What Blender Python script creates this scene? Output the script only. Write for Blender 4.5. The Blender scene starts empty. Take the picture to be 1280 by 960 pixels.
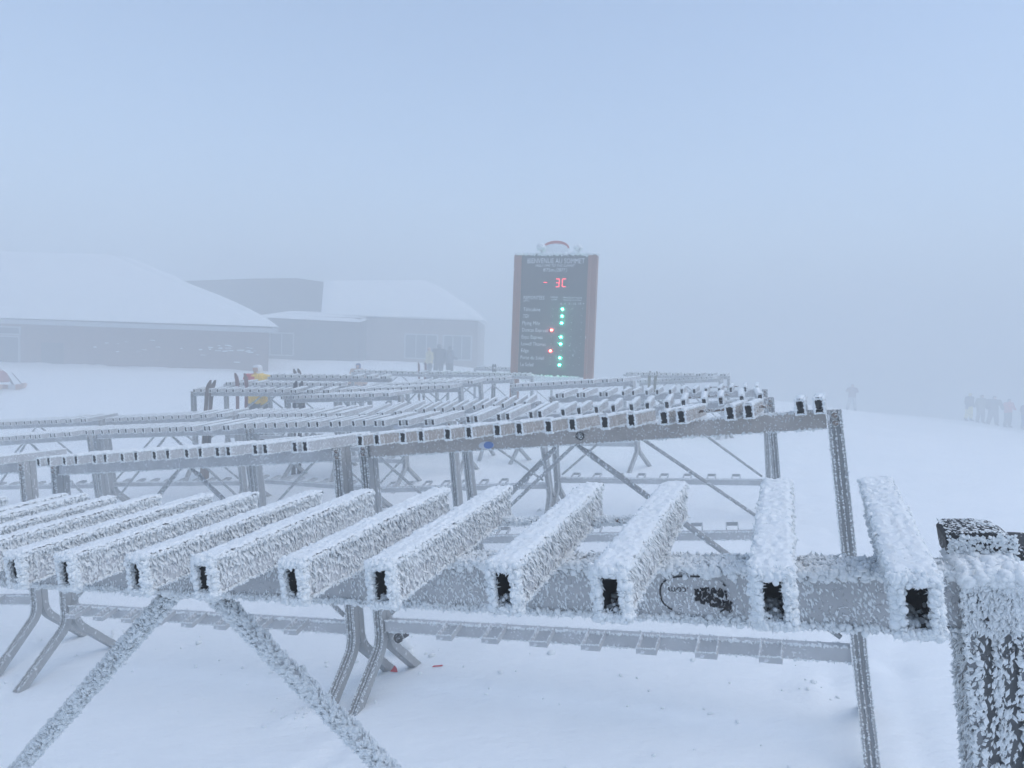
import bpy, math, random
import numpy as np
from mathutils import Vector, Matrix

S = bpy.context.scene
COL = S.collection
R = math.radians
rng = np.random.default_rng(7)
random.seed(7)

# ------------------------------------------------------------------ camera
PITCH, ROLL = math.atan(50 / 853), R(2.0)
F = Vector((0, math.cos(PITCH), -math.sin(PITCH)))
R0, U0 = Vector((1, 0, 0)), Vector((0, math.sin(PITCH), math.cos(PITCH)))
RX = R0 * math.cos(ROLL) + U0 * math.sin(ROLL)
UP = -R0 * math.sin(ROLL) + U0 * math.cos(ROLL)
cd = bpy.data.cameras.new('camera')
cam = bpy.data.objects.new('camera', cd)
COL.objects.link(cam)
cam.matrix_world = Matrix(((RX.x, UP.x, -F.x, 0), (RX.y, UP.y, -F.y, 0), (RX.z, UP.z, -F.z, 1.55), (0, 0, 0, 1)))
cd.sensor_width = 36
cd.lens = 24
cd.clip_start = 0.02
cd.clip_end = 2000
S.camera = cam

# ------------------------------------------------------------------ sky, sun, exposure
SUN_EL, SUN_AZ = R(55), R(112)
w = bpy.data.worlds.new('World')
S.world = w
w.use_nodes = True
nt = w.node_tree
nt.nodes.clear()
sky = nt.nodes.new('ShaderNodeTexSky')
sky.sky_type = 'NISHITA'
sky.sun_disc = False
sky.sun_elevation = SUN_EL
sky.sun_rotation = SUN_AZ
sky.air_density = 1.0
sky.dust_density = 1.2
sky.ozone_density = 1.0
bg = nt.nodes.new('ShaderNodeBackground')
bg.inputs['Strength'].default_value = 0.14
wo = nt.nodes.new('ShaderNodeOutputWorld')
nt.links.new(sky.outputs[0], bg.inputs[0])
nt.links.new(bg.outputs[0], wo.inputs[0])
sd = bpy.data.lights.new('sun', 'SUN')
sd.energy = 0.7
sd.angle = R(70)
sd.color = (1.0, 0.99, 0.95)
so = bpy.data.objects.new('sun', sd)
COL.objects.link(so)
sdir = Vector((math.sin(SUN_AZ) * math.cos(SUN_EL), math.cos(SUN_AZ) * math.cos(SUN_EL), math.sin(SUN_EL)))
so.rotation_euler = (-sdir).to_track_quat('-Z', 'Y').to_euler()
so.location = (0, 0, 40)
S.view_settings.view_transform = 'Standard'
S.view_settings.look = 'None'
S.view_settings.gamma = 1
S.view_settings.exposure = 0.68
FOG_DENSITY = 0.041
FOG_COLOR = (0.915, 0.955, 0.965)

cy = S.cycles
cy.use_denoising = True
cy.denoiser = 'OPENIMAGEDENOISE'
cy.denoising_input_passes = 'RGB_ALBEDO_NORMAL'
cy.max_bounces = 5
cy.diffuse_bounces = 3
cy.volume_bounces = 2
cy.caustics_reflective = False
cy.caustics_refractive = False
cy.use_adaptive_sampling = True
cy.adaptive_threshold = 0.015


# ------------------------------------------------------------------ materials
def nodes(m):
    m.use_nodes = True
    t = m.node_tree
    b = t.nodes['Principled BSDF']
    return t, b


def ramp(t, fac, a, b, ca=(0, 0, 0, 1), cb=(1, 1, 1, 1)):
    r = t.nodes.new('ShaderNodeValToRGB')
    r.color_ramp.elements[0].position = a
    r.color_ramp.elements[1].position = b
    r.color_ramp.elements[0].color = ca
    r.color_ramp.elements[1].color = cb
    t.links.new(fac, r.inputs[0])
    return r.outputs[0]


def coords(t, kind='Object', scale=(1, 1, 1)):
    tc = t.nodes.new('ShaderNodeTexCoord')
    mp = t.nodes.new('ShaderNodeMapping')
    mp.inputs['Scale'].default_value = scale
    t.links.new(tc.outputs[kind], mp.inputs[0])
    return mp.outputs[0]


def noise(t, vec, scale, detail=3, rough=0.55):
    n = t.nodes.new('ShaderNodeTexNoise')
    n.inputs['Scale'].default_value = scale
    n.inputs['Detail'].default_value = detail
    n.inputs['Roughness'].default_value = rough
    t.links.new(vec, n.inputs['Vector'])
    return n.outputs[0]


def bump(t, b, h, strength, dist):
    n = t.nodes.new('ShaderNodeBump')
    n.inputs['Strength'].default_value = strength
    n.inputs['Distance'].default_value = dist
    t.links.new(h, n.inputs['Height'])
    t.links.new(n.outputs[0], b.inputs['Normal'])


def mix(t, fac, a, b):
    n = t.nodes.new('ShaderNodeMix')
    n.data_type = 'RGBA'
    t.links.new(fac, n.inputs[0])
    for s, v in ((6, a), (7, b)):
        if hasattr(v, 'is_output'):
            t.links.new(v, n.inputs[s])
        else:
            n.inputs[s].default_value = (*v, 1)
    return n.outputs[2]


def plain(name, col, rough=0.7, var=0.12, scale=6.0, metal=0.0, bumpd=0.0):
    m = bpy.data.materials.new(name)
    t, b = nodes(m)
    v = coords(t)
    n = noise(t, v, scale, 4)
    c2 = tuple(max(0, c * (1 - var)) for c in col)
    c1 = tuple(min(1, c * (1 + var)) for c in col)
    t.links.new(mix(t, ramp(t, n, 0.3, 0.7), c2, c1), b.inputs['Base Color'])
    b.inputs['Roughness'].default_value = rough
    b.inputs['Metallic'].default_value = metal
    if bumpd:
        bump(t, b, n, 0.6, bumpd)
    return m


def frosted(name, col, cover, fscale, rough=0.5, metal=0.35, stretch=(1, 1, 1), film=0.0):
    """bare material with rime crystals stuck to it"""
    m = bpy.data.materials.new(name)
    t, b = nodes(m)
    v = coords(t, 'Object', stretch)
    base = mix(t, ramp(t, noise(t, v, 9, 4), 0.3, 0.75), tuple(c * 0.86 for c in col), tuple(min(1, c * 1.12) for c in col))
    n1 = noise(t, v, fscale, 3, 0.6)
    n2 = noise(t, v, fscale * 0.13, 2, 0.5)
    add = t.nodes.new('ShaderNodeMath')
    add.operation = 'ADD'
    sc = t.nodes.new('ShaderNodeMath')
    sc.operation = 'MULTIPLY'
    sc.inputs[1].default_value = 0.45
    t.links.new(n2, sc.inputs[0])
    t.links.new(n1, add.inputs[0])
    t.links.new(sc.outputs[0], add.inputs[1])
    mask = ramp(t, add.outputs[0], 0.98 - cover, 1.03 - cover, (film, film, film, 1))
    t.links.new(mix(t, mask, base, (0.80, 0.82, 0.84)), b.inputs['Base Color'])
    rr = t.nodes.new('ShaderNodeMapRange')
    rr.inputs[3].default_value = rough
    rr.inputs[4].default_value = 0.95
    t.links.new(mask, rr.inputs[0])
    t.links.new(rr.outputs[0], b.inputs['Roughness'])
    mm = t.nodes.new('ShaderNodeMapRange')
    mm.inputs[3].default_value = metal
    mm.inputs[4].default_value = 0.0
    t.links.new(mask, mm.inputs[0])
    t.links.new(mm.outputs[0], b.inputs['Metallic'])
    bump(t, b, mask, 0.8, 0.003)
    return m


def frost_mat(name, scale, d):
    m = bpy.data.materials.new(name)
    t, b = nodes(m)
    v = coords(t)
    n = noise(t, v, scale, 4, 0.65)
    t.links.new(mix(t, ramp(t, n, 0.3, 0.75), (0.78, 0.82, 0.83), (0.88, 0.91, 0.92)), b.inputs['Base Color'])
    b.inputs['Roughness'].default_value = 0.9
    b.inputs['Specular IOR Level'].default_value = 0.2
    bump(t, b, n, 0.7, d)
    return m


M = {}
M['frost'] = frost_mat('rime_frost', 420, 0.0012)
M['roof_snow'] = frost_mat('roof_snow', 2.0, 0.05)
M['metal_near'] = frosted('frosted_aluminium', (0.42, 0.43, 0.44), 0.15, 190, film=0.06, metal=0.15)
M['metal_bare'] = frosted('bare_aluminium', (0.43, 0.40, 0.375), 0.12, 95, film=0.03, metal=0.15)
M['metal_film'] = frosted('rimed_aluminium', (0.47, 0.48, 0.49), 0.14, 70, film=0.16, metal=0.15)
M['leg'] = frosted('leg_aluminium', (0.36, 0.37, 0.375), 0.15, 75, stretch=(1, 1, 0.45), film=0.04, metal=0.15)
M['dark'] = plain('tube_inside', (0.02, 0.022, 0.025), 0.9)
M['bolt'] = frosted('bolt_steel', (0.25, 0.2, 0.17), 0.16, 160, metal=0.6)
M['black'] = frosted('black_plastic', (0.015, 0.016, 0.018), 0.16, 170, metal=0.0, rough=0.6)
M['blackplain'] = plain('black_rubber', (0.02, 0.02, 0.022), 0.6)


# ------------------------------------------------------------------ mesh builder
class MB:
    def __init__(s):
        s.v, s.n, s.p = [], 0, []          # verts, count, (faces array, material, smooth)

    def add(s, v, f, mat=0, smooth=False):
        v = np.asarray(v, float).reshape(-1, 3)
        f = np.asarray(f, int)
        s.v.append(v)
        s.p.append((f + s.n, mat, smooth))
        s.n += len(v)
        return s

    def box(s, x0, x1, y0, y1, z0, z1, mat=0, M4=None):
        v = np.array([(x, y, z) for x in (x0, x1) for y in (y0, y1) for z in (z0, z1)], float)
        if M4 is not None:
            v = v @ np.array(M4.to_3x3()).T + np.array(M4.translation)
        return s.add(v, [(0, 1, 3, 2), (4, 6, 7, 5), (0, 4, 5, 1), (2, 3, 7, 6), (0, 2, 6, 4), (1, 5, 7, 3)], mat)

    def tube(s, pts, rad, k=8, mat=0, smooth=True, cap=True):
        pts = [np.array(p, float) for p in pts]
        rad = [rad] * len(pts) if np.isscalar(rad) else rad
        up = np.array((0.13, 0.21, 0.97))
        V = []
        for i, p in enumerate(pts):
            t = pts[min(i + 1, len(pts) - 1)] - pts[max(i - 1, 0)]
            t = t / np.linalg.norm(t)
            a = np.cross(t, up)
            if np.linalg.norm(a) < 0.1:
                a = np.cross(t, (1, 0, 0))
            a /= np.linalg.norm(a)
            b = np.cross(t, a)
            for j in range(k):
                an = 2 * math.pi * j / k
                V.append(p + rad[i] * (a * math.cos(an) + b * math.sin(an)))
        Fq = [(i * k + j, i * k + (j + 1) % k, (i + 1) * k + (j + 1) % k, (i + 1) * k + j) for i in range(len(pts) - 1) for j in range(k)]
        s.add(V, Fq, mat, smooth)
        if cap:
            n0 = s.n - len(V)
            for base, order in ((n0, -1), (n0 + (len(pts) - 1) * k, 1)):
                s.p.append((np.array([[base + j for j in range(k)][::order]]), mat, False))
        return s

    def prism(s, poly, M4, d, mat=0):
        """polygon (x,z) extruded along local y by d"""
        n = len(poly)
        v = [(x, 0, z) for x, z in poly] + [(x, d, z) for x, z in poly]
        v = np.array(v) @ np.array(M4.to_3x3()).T + np.array(M4.translation)
        b = s.n
        s.add(v, [(i, (i + 1) % n, n + (i + 1) % n, n + i) for i in range(n)], mat)
        s.p.append((np.array([[b + i for i in range(n)]]), mat, False))
        s.p.append((np.array([[b + n + i for i in range(n)][::-1]]), mat, False))
        return s

    def mesh(s, name, mats):
        me = bpy.data.meshes.new(name)
        V = np.concatenate(s.v)
        me.vertices.add(len(V))
        me.vertices.foreach_set('co', V.ravel())
        li = np.concatenate([f.ravel() for f, _, _ in s.p])
        ln = np.concatenate([np.full(len(f), f.shape[1]) for f, _, _ in s.p])
        mi = np.concatenate([np.full(len(f), m) for f, m, _ in s.p])
        sm = np.concatenate([np.full(len(f), q) for f, _, q in s.p])
        me.loops.add(len(li))
        me.loops.foreach_set('vertex_index', li)
        me.polygons.add(len(ln))
        me.polygons.foreach_set('loop_start', np.concatenate(([0], np.cumsum(ln)[:-1])))
        me.polygons.foreach_set('loop_total', ln)
        me.polygons.foreach_set('material_index', mi)
        me.polygons.foreach_set('use_smooth', sm)
        for m in mats:
            me.materials.append(m)
        me.update(calc_edges=True)
        me.validate()
        return me

    def build(s, name, mats, parent=None, mtx=None):
        return link(name, s.mesh(name, mats), parent, mtx)


def link(name, data, parent=None, mtx=None):
    o = bpy.data.objects.new(name, data)
    COL.objects.link(o)
    if parent:
        o.parent = parent
    if mtx is not None:
        o.matrix_local = mtx if parent else mtx
    return o


def tag(o, label=None, cat=None, group=None, kind=None):
    for k, v in (('label', label), ('category', cat), ('group', group), ('kind', kind)):
        if v:
            o[k] = v
    return o


def T(x=0, y=0, z=0):
    return Matrix.Translation((x, y, z))


def RZ(a):
    return Matrix.Rotation(a, 4, 'Z')


# ------------------------------------------------------------------ frost pieces
OCT = np.array([(1, 0, 0), (-1, 0, 0), (0, 1, 0), (0, -1, 0), (0, 0, 1), (0, 0, -1)], float)
OCF = np.array([(0, 2, 4), (2, 1, 4), (1, 3, 4), (3, 0, 4), (2, 0, 5), (1, 2, 5), (3, 1, 5), (0, 3, 5)])


def sub_oct():
    V, Fs, mid = [tuple(v) for v in OCT], [], {}

    def m(a, b):
        k = (min(a, b), max(a, b))
        if k not in mid:
            p = np.array(V[a]) + np.array(V[b])
            V.append(tuple(p / np.linalg.norm(p)))
            mid[k] = len(V) - 1
        return mid[k]
    for a, b, c in OCF:
        ab, bc, ca = m(a, b), m(b, c), m(c, a)
        Fs += [(a, ab, ca), (ab, b, bc), (ca, bc, c), (ab, bc, ca)]
    return np.array(V), np.array(Fs)


SOV, SOF = sub_oct()


def rand_rot(n):
    q = rng.normal(size=(n, 4))
    q /= np.linalg.norm(q, axis=1)[:, None]
    a, b, c, d = q.T
    return np.stack([np.stack([1 - 2 * (c * c + d * d), 2 * (b * c - a * d), 2 * (b * d + a * c)], -1),
                     np.stack([2 * (b * c + a * d), 1 - 2 * (b * b + d * d), 2 * (c * d - a * b)], -1),
                     np.stack([2 * (b * d - a * c), 2 * (c * d + a * b), 1 - 2 * (b * b + c * c)], -1)], 1)


def lumps(mb, pts, size, mat=1, fine=True, aniso=0.5):
    """rounded crumbs of rime"""
    pts = np.asarray(pts, float)
    n = len(pts)
    if n == 0:
        return
    B, Fc = (SOV, SOF) if fine else (OCT, OCF)
    sc = np.asarray(size).reshape(-1, 1) * (1 + aniso * rng.uniform(-1, 1, (n, 3)))
    v = B[None] * sc[:, None, :] * rng.uniform(0.8, 1.2, (n, len(B), 1))
    v = np.einsum('nij,nkj->nki', rand_rot(n), v) + pts[:, None, :]
    f = Fc[None] + (np.arange(n) * len(B))[:, None, None]
    mb.add(v.reshape(-1, 3), f.reshape(-1, 3), mat, fine)


def blades(mb, pts, direc, nor, ln, wd, th, mat=1):
    """feather-like rime crystals: long axis along direc, flat on nor"""
    pts = np.asarray(pts, float)
    n = len(pts)
    if n == 0:
        return
    d = direc / np.linalg.norm(direc, axis=1)[:, None]
    b = np.cross(d, nor)
    b /= np.linalg.norm(b, axis=1)[:, None] + 1e-9
    c = np.cross(d, b)
    sc = np.stack([ln, wd, th], -1)
    L = OCT[None] * sc[:, None, :]
    v = pts[:, None] + L[..., :1] * d[:, None] + L[..., 1:2] * b[:, None] + L[..., 2:] * c[:, None]
    f = OCF[None] + (np.arange(n) * 6)[:, None, None]
    mb.add(v.reshape(-1, 3), f.reshape(-1, 3), mat, False)


def edge_pts(a, b, step, jit):
    a, b = np.array(a, float), np.array(b, float)
    n = max(2, int(np.linalg.norm(b - a) / step))
    t = (np.arange(n) + rng.uniform(0, 1, n)) / n
    return a + (b - a) * t[:, None] + rng.normal(0, jit, (n, 3))


def face_blades(mb, o, ux, uy, nor, n, drift, lift, lrange, keep=None):
    """scatter blades over the parallelogram o + s*ux + t*uy"""
    o, ux, uy, nor, drift = (np.array(q, float) for q in (o, ux, uy, nor, drift))
    s = rng.uniform(0, 1, (n, 2))
    if keep is not None:
        s = s[keep(s)]
    n = len(s)
    p = o + s[:, :1] * ux + s[:, 1:] * uy
    d = drift + nor * lift + rng.normal(0, 0.32, (n, 3))
    l = rng.uniform(*lrange, n)
    p = p + nor * (l * 0.15)[:, None]
    blades(mb, p, d, np.tile(nor, (n, 1)), l, l * rng.uniform(0.28, 0.5, n), l * rng.uniform(0.12, 0.25, n))


def vnoise(x, y, seed=0):
    """smooth value noise, vectorised"""
    xi, yi = np.floor(x).astype(int), np.floor(y).astype(int)
    fx, fy = x - xi, y - yi
    fx, fy = fx * fx * (3 - 2 * fx), fy * fy * (3 - 2 * fy)

    def h(a, b):
        q = np.sin(a * 127.1 + b * 311.7 + seed * 74.7) * 43758.5453
        return q - np.floor(q)
    return (h(xi, yi) * (1 - fx) + h(xi + 1, yi) * fx) * (1 - fy) + (h(xi, yi + 1) * (1 - fx) + h(xi + 1, yi + 1) * fx) * fy


# ------------------------------------------------------------------ terrain
L = 2.17            # rack length between legs
LA = 2.565          # the wide-slot rack in front is longer
HGT = 1.28          # beam top above the snow
# beam-top ends of every rack: (name, left end, right end, tubes tilt up, pattern mirrored, bare metal, bracket side)
RACKS = [
    ('A', (-1.826, 1.746, 0.957), (0.519, 0.774, 1.303), 3, 1),
    ('B1', (-0.769, 3.548, 0.998), (1.255, 2.628, 1.340), -1.5, 0),
    ('B2', (-2.948, 4.383, 0.669), (-0.889, 3.534, 0.980), -1.5, 0),
    ('B3', (-5.431, 5.259, 0.301), (-3.305, 4.604, 0.634), -1.5, 0),
    ('C1', (-0.383, 5.245, 0.946), (1.745, 4.581, 1.248), 3, 1),
    ('C2', (-2.571, 6.711, 0.646), (-0.514, 5.828, 0.866), 3, 0),
    ('C3', (-4.771, 7.777, 0.366), (-2.691, 6.957, 0.604), 3, 0),
    ('C4', (-7.006, 8.753, 0.035), (-4.929, 7.942, 0.329), 3, 0),
    ('D1', (0.433, 7.583, 0.978), (2.527, 6.790, 1.184), 3, 1),
    ('D2', (-1.802, 8.116, 0.638), (0.282, 7.326, 0.932), 9, 1),
    ('D3', (-3.807, 9.546, 0.418), (-1.906, 8.360, 0.618), 7, 0),
    ('D4', (-5.913, 9.848, 0.230), (-3.755, 9.251, 0.450), 3, 0),
    ('D5', (-7.939, 10.071, 0.062), (-5.764, 9.542, 0.281), 3, 0),
    ('E1', (-3.534, 10.645, 0.576), (-1.569, 9.571, 0.776), 3, 0),
    ('F1', (-4.949, 10.533, 0.648), (-2.702, 10.469, 0.718), 2, 0),
    ('G1', (-5.123, 12.149, 0.659), (-2.881, 11.972, 0.719), 2, 1),
    ('H1', (-4.477, 12.534, 0.791), (-2.230, 12.480, 0.843), 2, 0),
    ('I1', (-2.838, 11.048, 0.673), (-0.775, 10.178, 0.878), 4, 1),
    ('I2', (-2.632, 12.389, 0.673), (-0.545, 11.581, 0.879), 4, 0),
    ('I3', (-2.134, 13.668, 0.674), (-0.003, 12.983, 0.881), 4, 1),
    ('J1', (0.002, 11.377, 0.830), (1.756, 9.989, 1.073), 3, 0),
    ('J2', (2.967, 15.814, 0.764), (4.261, 13.991, 0.994), 3, 1),
    ('K1', (2.484, 15.180, 0.961), (4.503, 14.195, 1.042), 2, 0),
    ('L1', (-1.090, 19.502, 0.827), (1.100, 18.992, 0.855), 2, 1),
    ('M1', (-3.696, 15.714, 0.777), (-1.460, 15.483, 0.810), 2, 0),
    ('M2', (-1.727, 15.428, 0.821), (0.427, 14.786, 0.872), 2, 1),
]


def frame(A, B, tilt):
    A, B = Vector(A), Vector(B)
    X = (B - A).normalized()
    Yh = Vector((-X.y, X.x, 0)).normalized()
    Y = Yh * math.cos(R(tilt)) + Vector((0, 0, 1)) * math.sin(R(tilt))
    Y = (Y - X * Y.dot(X)).normalized()
    Z = X.cross(Y)
    c = (A + B) / 2
    return Matrix(((X.x, Y.x, Z.x, c.x), (X.y, Y.y, Z.y, c.y), (X.z, Y.z, Z.z, c.z), (0, 0, 0, 1)))


CP = []
for n_, a_, b_, t_, *_r in RACKS:
    fm = frame(a_, b_, t_)
    for sx in (-1, 1):
        g = fm @ Vector((sx * (LA if n_ == 'A' else L) / 2, 0.03, -HGT))
        CP.append((g.x, g.y, g.z))
CP += [(20.4, 40.9, -1.72), (26.8, 38.9, -2.02), (29.3, 38.9, -2.25), (19.2, 37.5, -1.5), (23.7, 37.5, -1.82), (28.6, 37.5, -2.4), (34, 37.8, -3.1),
       (14.3, 37.9, -1.1), (8, 30, -0.5), (14, 20, -0.7), (20, 25, -1.2), (8, 10, -0.05), (14, 8, -0.5), (6, 2, 0.2), (5, 20, -0.3),
       (22, 50, -4.6), (34, 50, -6.8), (12, 52, -3.5), (-21.4, 30, -0.19), (-12.1, 30, -0.11), (-3.5, 37, 0.25), (-15.7, 22.4, -0.62), (-8, 22, -0.62),
       (-14, 10, -1.35), (-12, 26, -0.40), (-28, 22, -0.6), (0, -1, -0.05), (3, -1, 0.3), (-4, -1, -0.6), (-5, 2, -0.9), (-20, 5, -1.8), (12, -6, -0.2),
       (-1, 24, -0.45), (2, 32, -0.4), (0, -12, -0.5), (-12, -10, -2), (-60, 60, 0), (-60, 0, -3), (60, 60, -16), (60, 0, -6), (0, 90, -5), (-40, 90, -2), (40, 95, -18), (0, -60, -4)]
CP = np.array(CP)


def tps_k(d):
    return np.where(d > 1e-9, d * d * np.log(d + 1e-12), 0)


def tps_fit():
    n = len(CP)
    d = np.linalg.norm(CP[:, None, :2] - CP[None, :, :2], axis=2)
    K = tps_k(d) + np.eye(n) * 0.6
    Pm = np.c_[np.ones(n), CP[:, :2]]
    A = np.block([[K, Pm], [Pm.T, np.zeros((3, 3))]])
    return np.linalg.solve(A, np.r_[CP[:, 2], 0, 0, 0])


TW = tps_fit()


def ground(x, y, fine=True):
    x, y = np.atleast_1d(np.asarray(x, float)), np.atleast_1d(np.asarray(y, float))
    out = np.empty(x.shape)
    q = np.c_[x.ravel(), y.ravel()]
    res = np.empty(len(q))
    for i in range(0, len(q), 20000):
        c = q[i:i + 20000]
        d = np.linalg.norm(c[:, None] - CP[None, :, :2], axis=2)
        res[i:i + 20000] = tps_k(d) @ TW[:-3] + TW[-3] + c @ TW[-2:]
    rr = np.hypot(q[:, 0], q[:, 1])
    res = np.where(rr > 70, np.clip(res, -22, 4), res)
    if fine:
        for s_, a_, sd_ in ((0.35, 0.09, 1), (1.1, 0.035, 2), (3.3, 0.012, 3), (9.0, 0.004, 4)):
            res = res + a_ * (vnoise(q[:, 0] * s_ + 31, q[:, 1] * s_ + 17, sd_) - 0.5)
    out[...] = res.reshape(x.shape)
    return out + marks(x, y) if 'marks' in globals() else out


FEET = []
for n_, a_, b_, t_, *_r in RACKS:
    if n_[0] in 'ABCD':
        fm = frame(a_, b_, t_)
        for sx in (-1, 1):
            for yy in (-0.34, 0.40):
                g = fm @ Vector((sx * ((LA if n_ == 'A' else L) / 2 + 0.03), yy, 0))
                FEET.append((g.x, g.y))
FEET = np.array(FEET)
TRK = [((1.0, 1.6), (2.6, 5.2), 0.05), ((1.25, 1.5), (2.95, 5.2), 0.05), ((2.2, 2.2), (4.5, 9.0), 0.05), ((2.35, 2.2), (4.75, 9.0), 0.05), ((3.2, 6.0), (9.5, 9.5), 0.06), ((3.3, 5.8), (9.6, 9.2), 0.06),
       ((4, 10), (12, 26), 0.08), ((4.4, 10), (12.6, 26), 0.08), ((-9, 14), (-14, 20), 0.08), ((-8.6, 14), (-13.6, 20), 0.08)]
_r = np.random.default_rng(3)
STEPS = [(0.55 + 0.27 * i + _r.normal(0, .03), 2.05 - 0.10 * i + (0.11 if i % 2 else -0.11) + _r.normal(0, .03)) for i in range(6)] + \
        [(-0.9 + 0.05 * i + _r.normal(0, .04), 2.3 + 0.30 * i * 0.6 + _r.normal(0, .04)) for i in range(4)] + \
        [(2.0 + 0.12 * i + (0.13 if i % 2 else -0.13), 3.2 + 0.42 * i + _r.normal(0, .05)) for i in range(12)]


def marks(x, y):
    z = np.zeros(x.shape)
    for fx, fy in FEET:
        d2 = (x - fx) ** 2 + (y - fy) ** 2
        z += 0.035 * np.exp(-d2 / 0.012) - 0.02 * np.exp(-d2 / 0.06)
    for (ax, ay), (bx, by), w_ in TRK:
        ux, uy = bx - ax, by - ay
        ll = math.hypot(ux, uy)
        t = ((x - ax) * ux + (y - ay) * uy) / ll
        d = ((x - ax) * uy - (y - ay) * ux) / ll + 0.12 * np.sin(t * 1.1)
        z -= 0.010 * np.exp(-(d / w_) ** 2) * ((t > 0) & (t < ll))
    for fx, fy in STEPS:
        d2 = ((x - fx) / 0.06) ** 2 + ((y - fy) / 0.12) ** 2
        z -= 0.018 * np.exp(-d2 ** 2)
    return z


def gz(x, y):
    return float(ground(x, y)[0])


def make_ground():
    t = np.linspace(-1, 1, 560)
    gx = 0.4 + 148 * np.sinh(t * 5.6) / math.sinh(5.6)
    t2 = np.linspace(-1, 1, 560)
    gy = 3.2 + 145 * np.sinh(t2 * 5.6) / math.sinh(5.6)
    X, Y = np.meshgrid(gx, gy)
    Z = ground(X, Y)
    nx, ny = len(gx), len(gy)
    v = np.stack([X, Y, Z], -1).reshape(-1, 3)
    i = np.arange(nx - 1)[None] + (np.arange(ny - 1) * nx)[:, None]
    i = i.ravel()
    f = np.stack([i, i + 1, i + nx + 1, i + nx], -1)
    m = bpy.data.materials.new('snow')
    t, b = nodes(m)
    tv = coords(t)
    n1, n2 = noise(t, tv, 1.3, 5, 0.6), noise(t, tv, 60, 4, 0.6)
    t.links.new(mix(t, ramp(t, n1, 0.3, 0.7), (0.87, 0.905, 0.92), (0.925, 0.95, 0.96)), b.inputs['Base Color'])
    b.inputs['Roughness'].default_value = 0.9
    b.inputs['Specular IOR Level'].default_value = 0.15
    ad = t.nodes.new('ShaderNodeMath')
    ad.operation = 'MULTIPLY_ADD'
    ad.inputs[1].default_value = 0.10
    t.links.new(n2, ad.inputs[0])
    t.links.new(noise(t, coords(t, 'Object', (1, 2.2, 1)), 5, 5, 0.6), ad.inputs[2])
    bump(t, b, ad.outputs[0], 0.35, 0.05)
    mb = MB().add(v, f, 0, True)
    tag(mb.build('snow_ground', [m]), kind='structure')


make_ground()

# ------------------------------------------------------------------ rack parts
TW_, TH_ = 0.031, 0.052       # tube outer width, height
PITCHP = 0.249
WIDE, NARROW = 0.108, 0.066
BH, BD = 0.070, 0.045         # beam height, depth
RAIL_Z = -0.915


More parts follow.
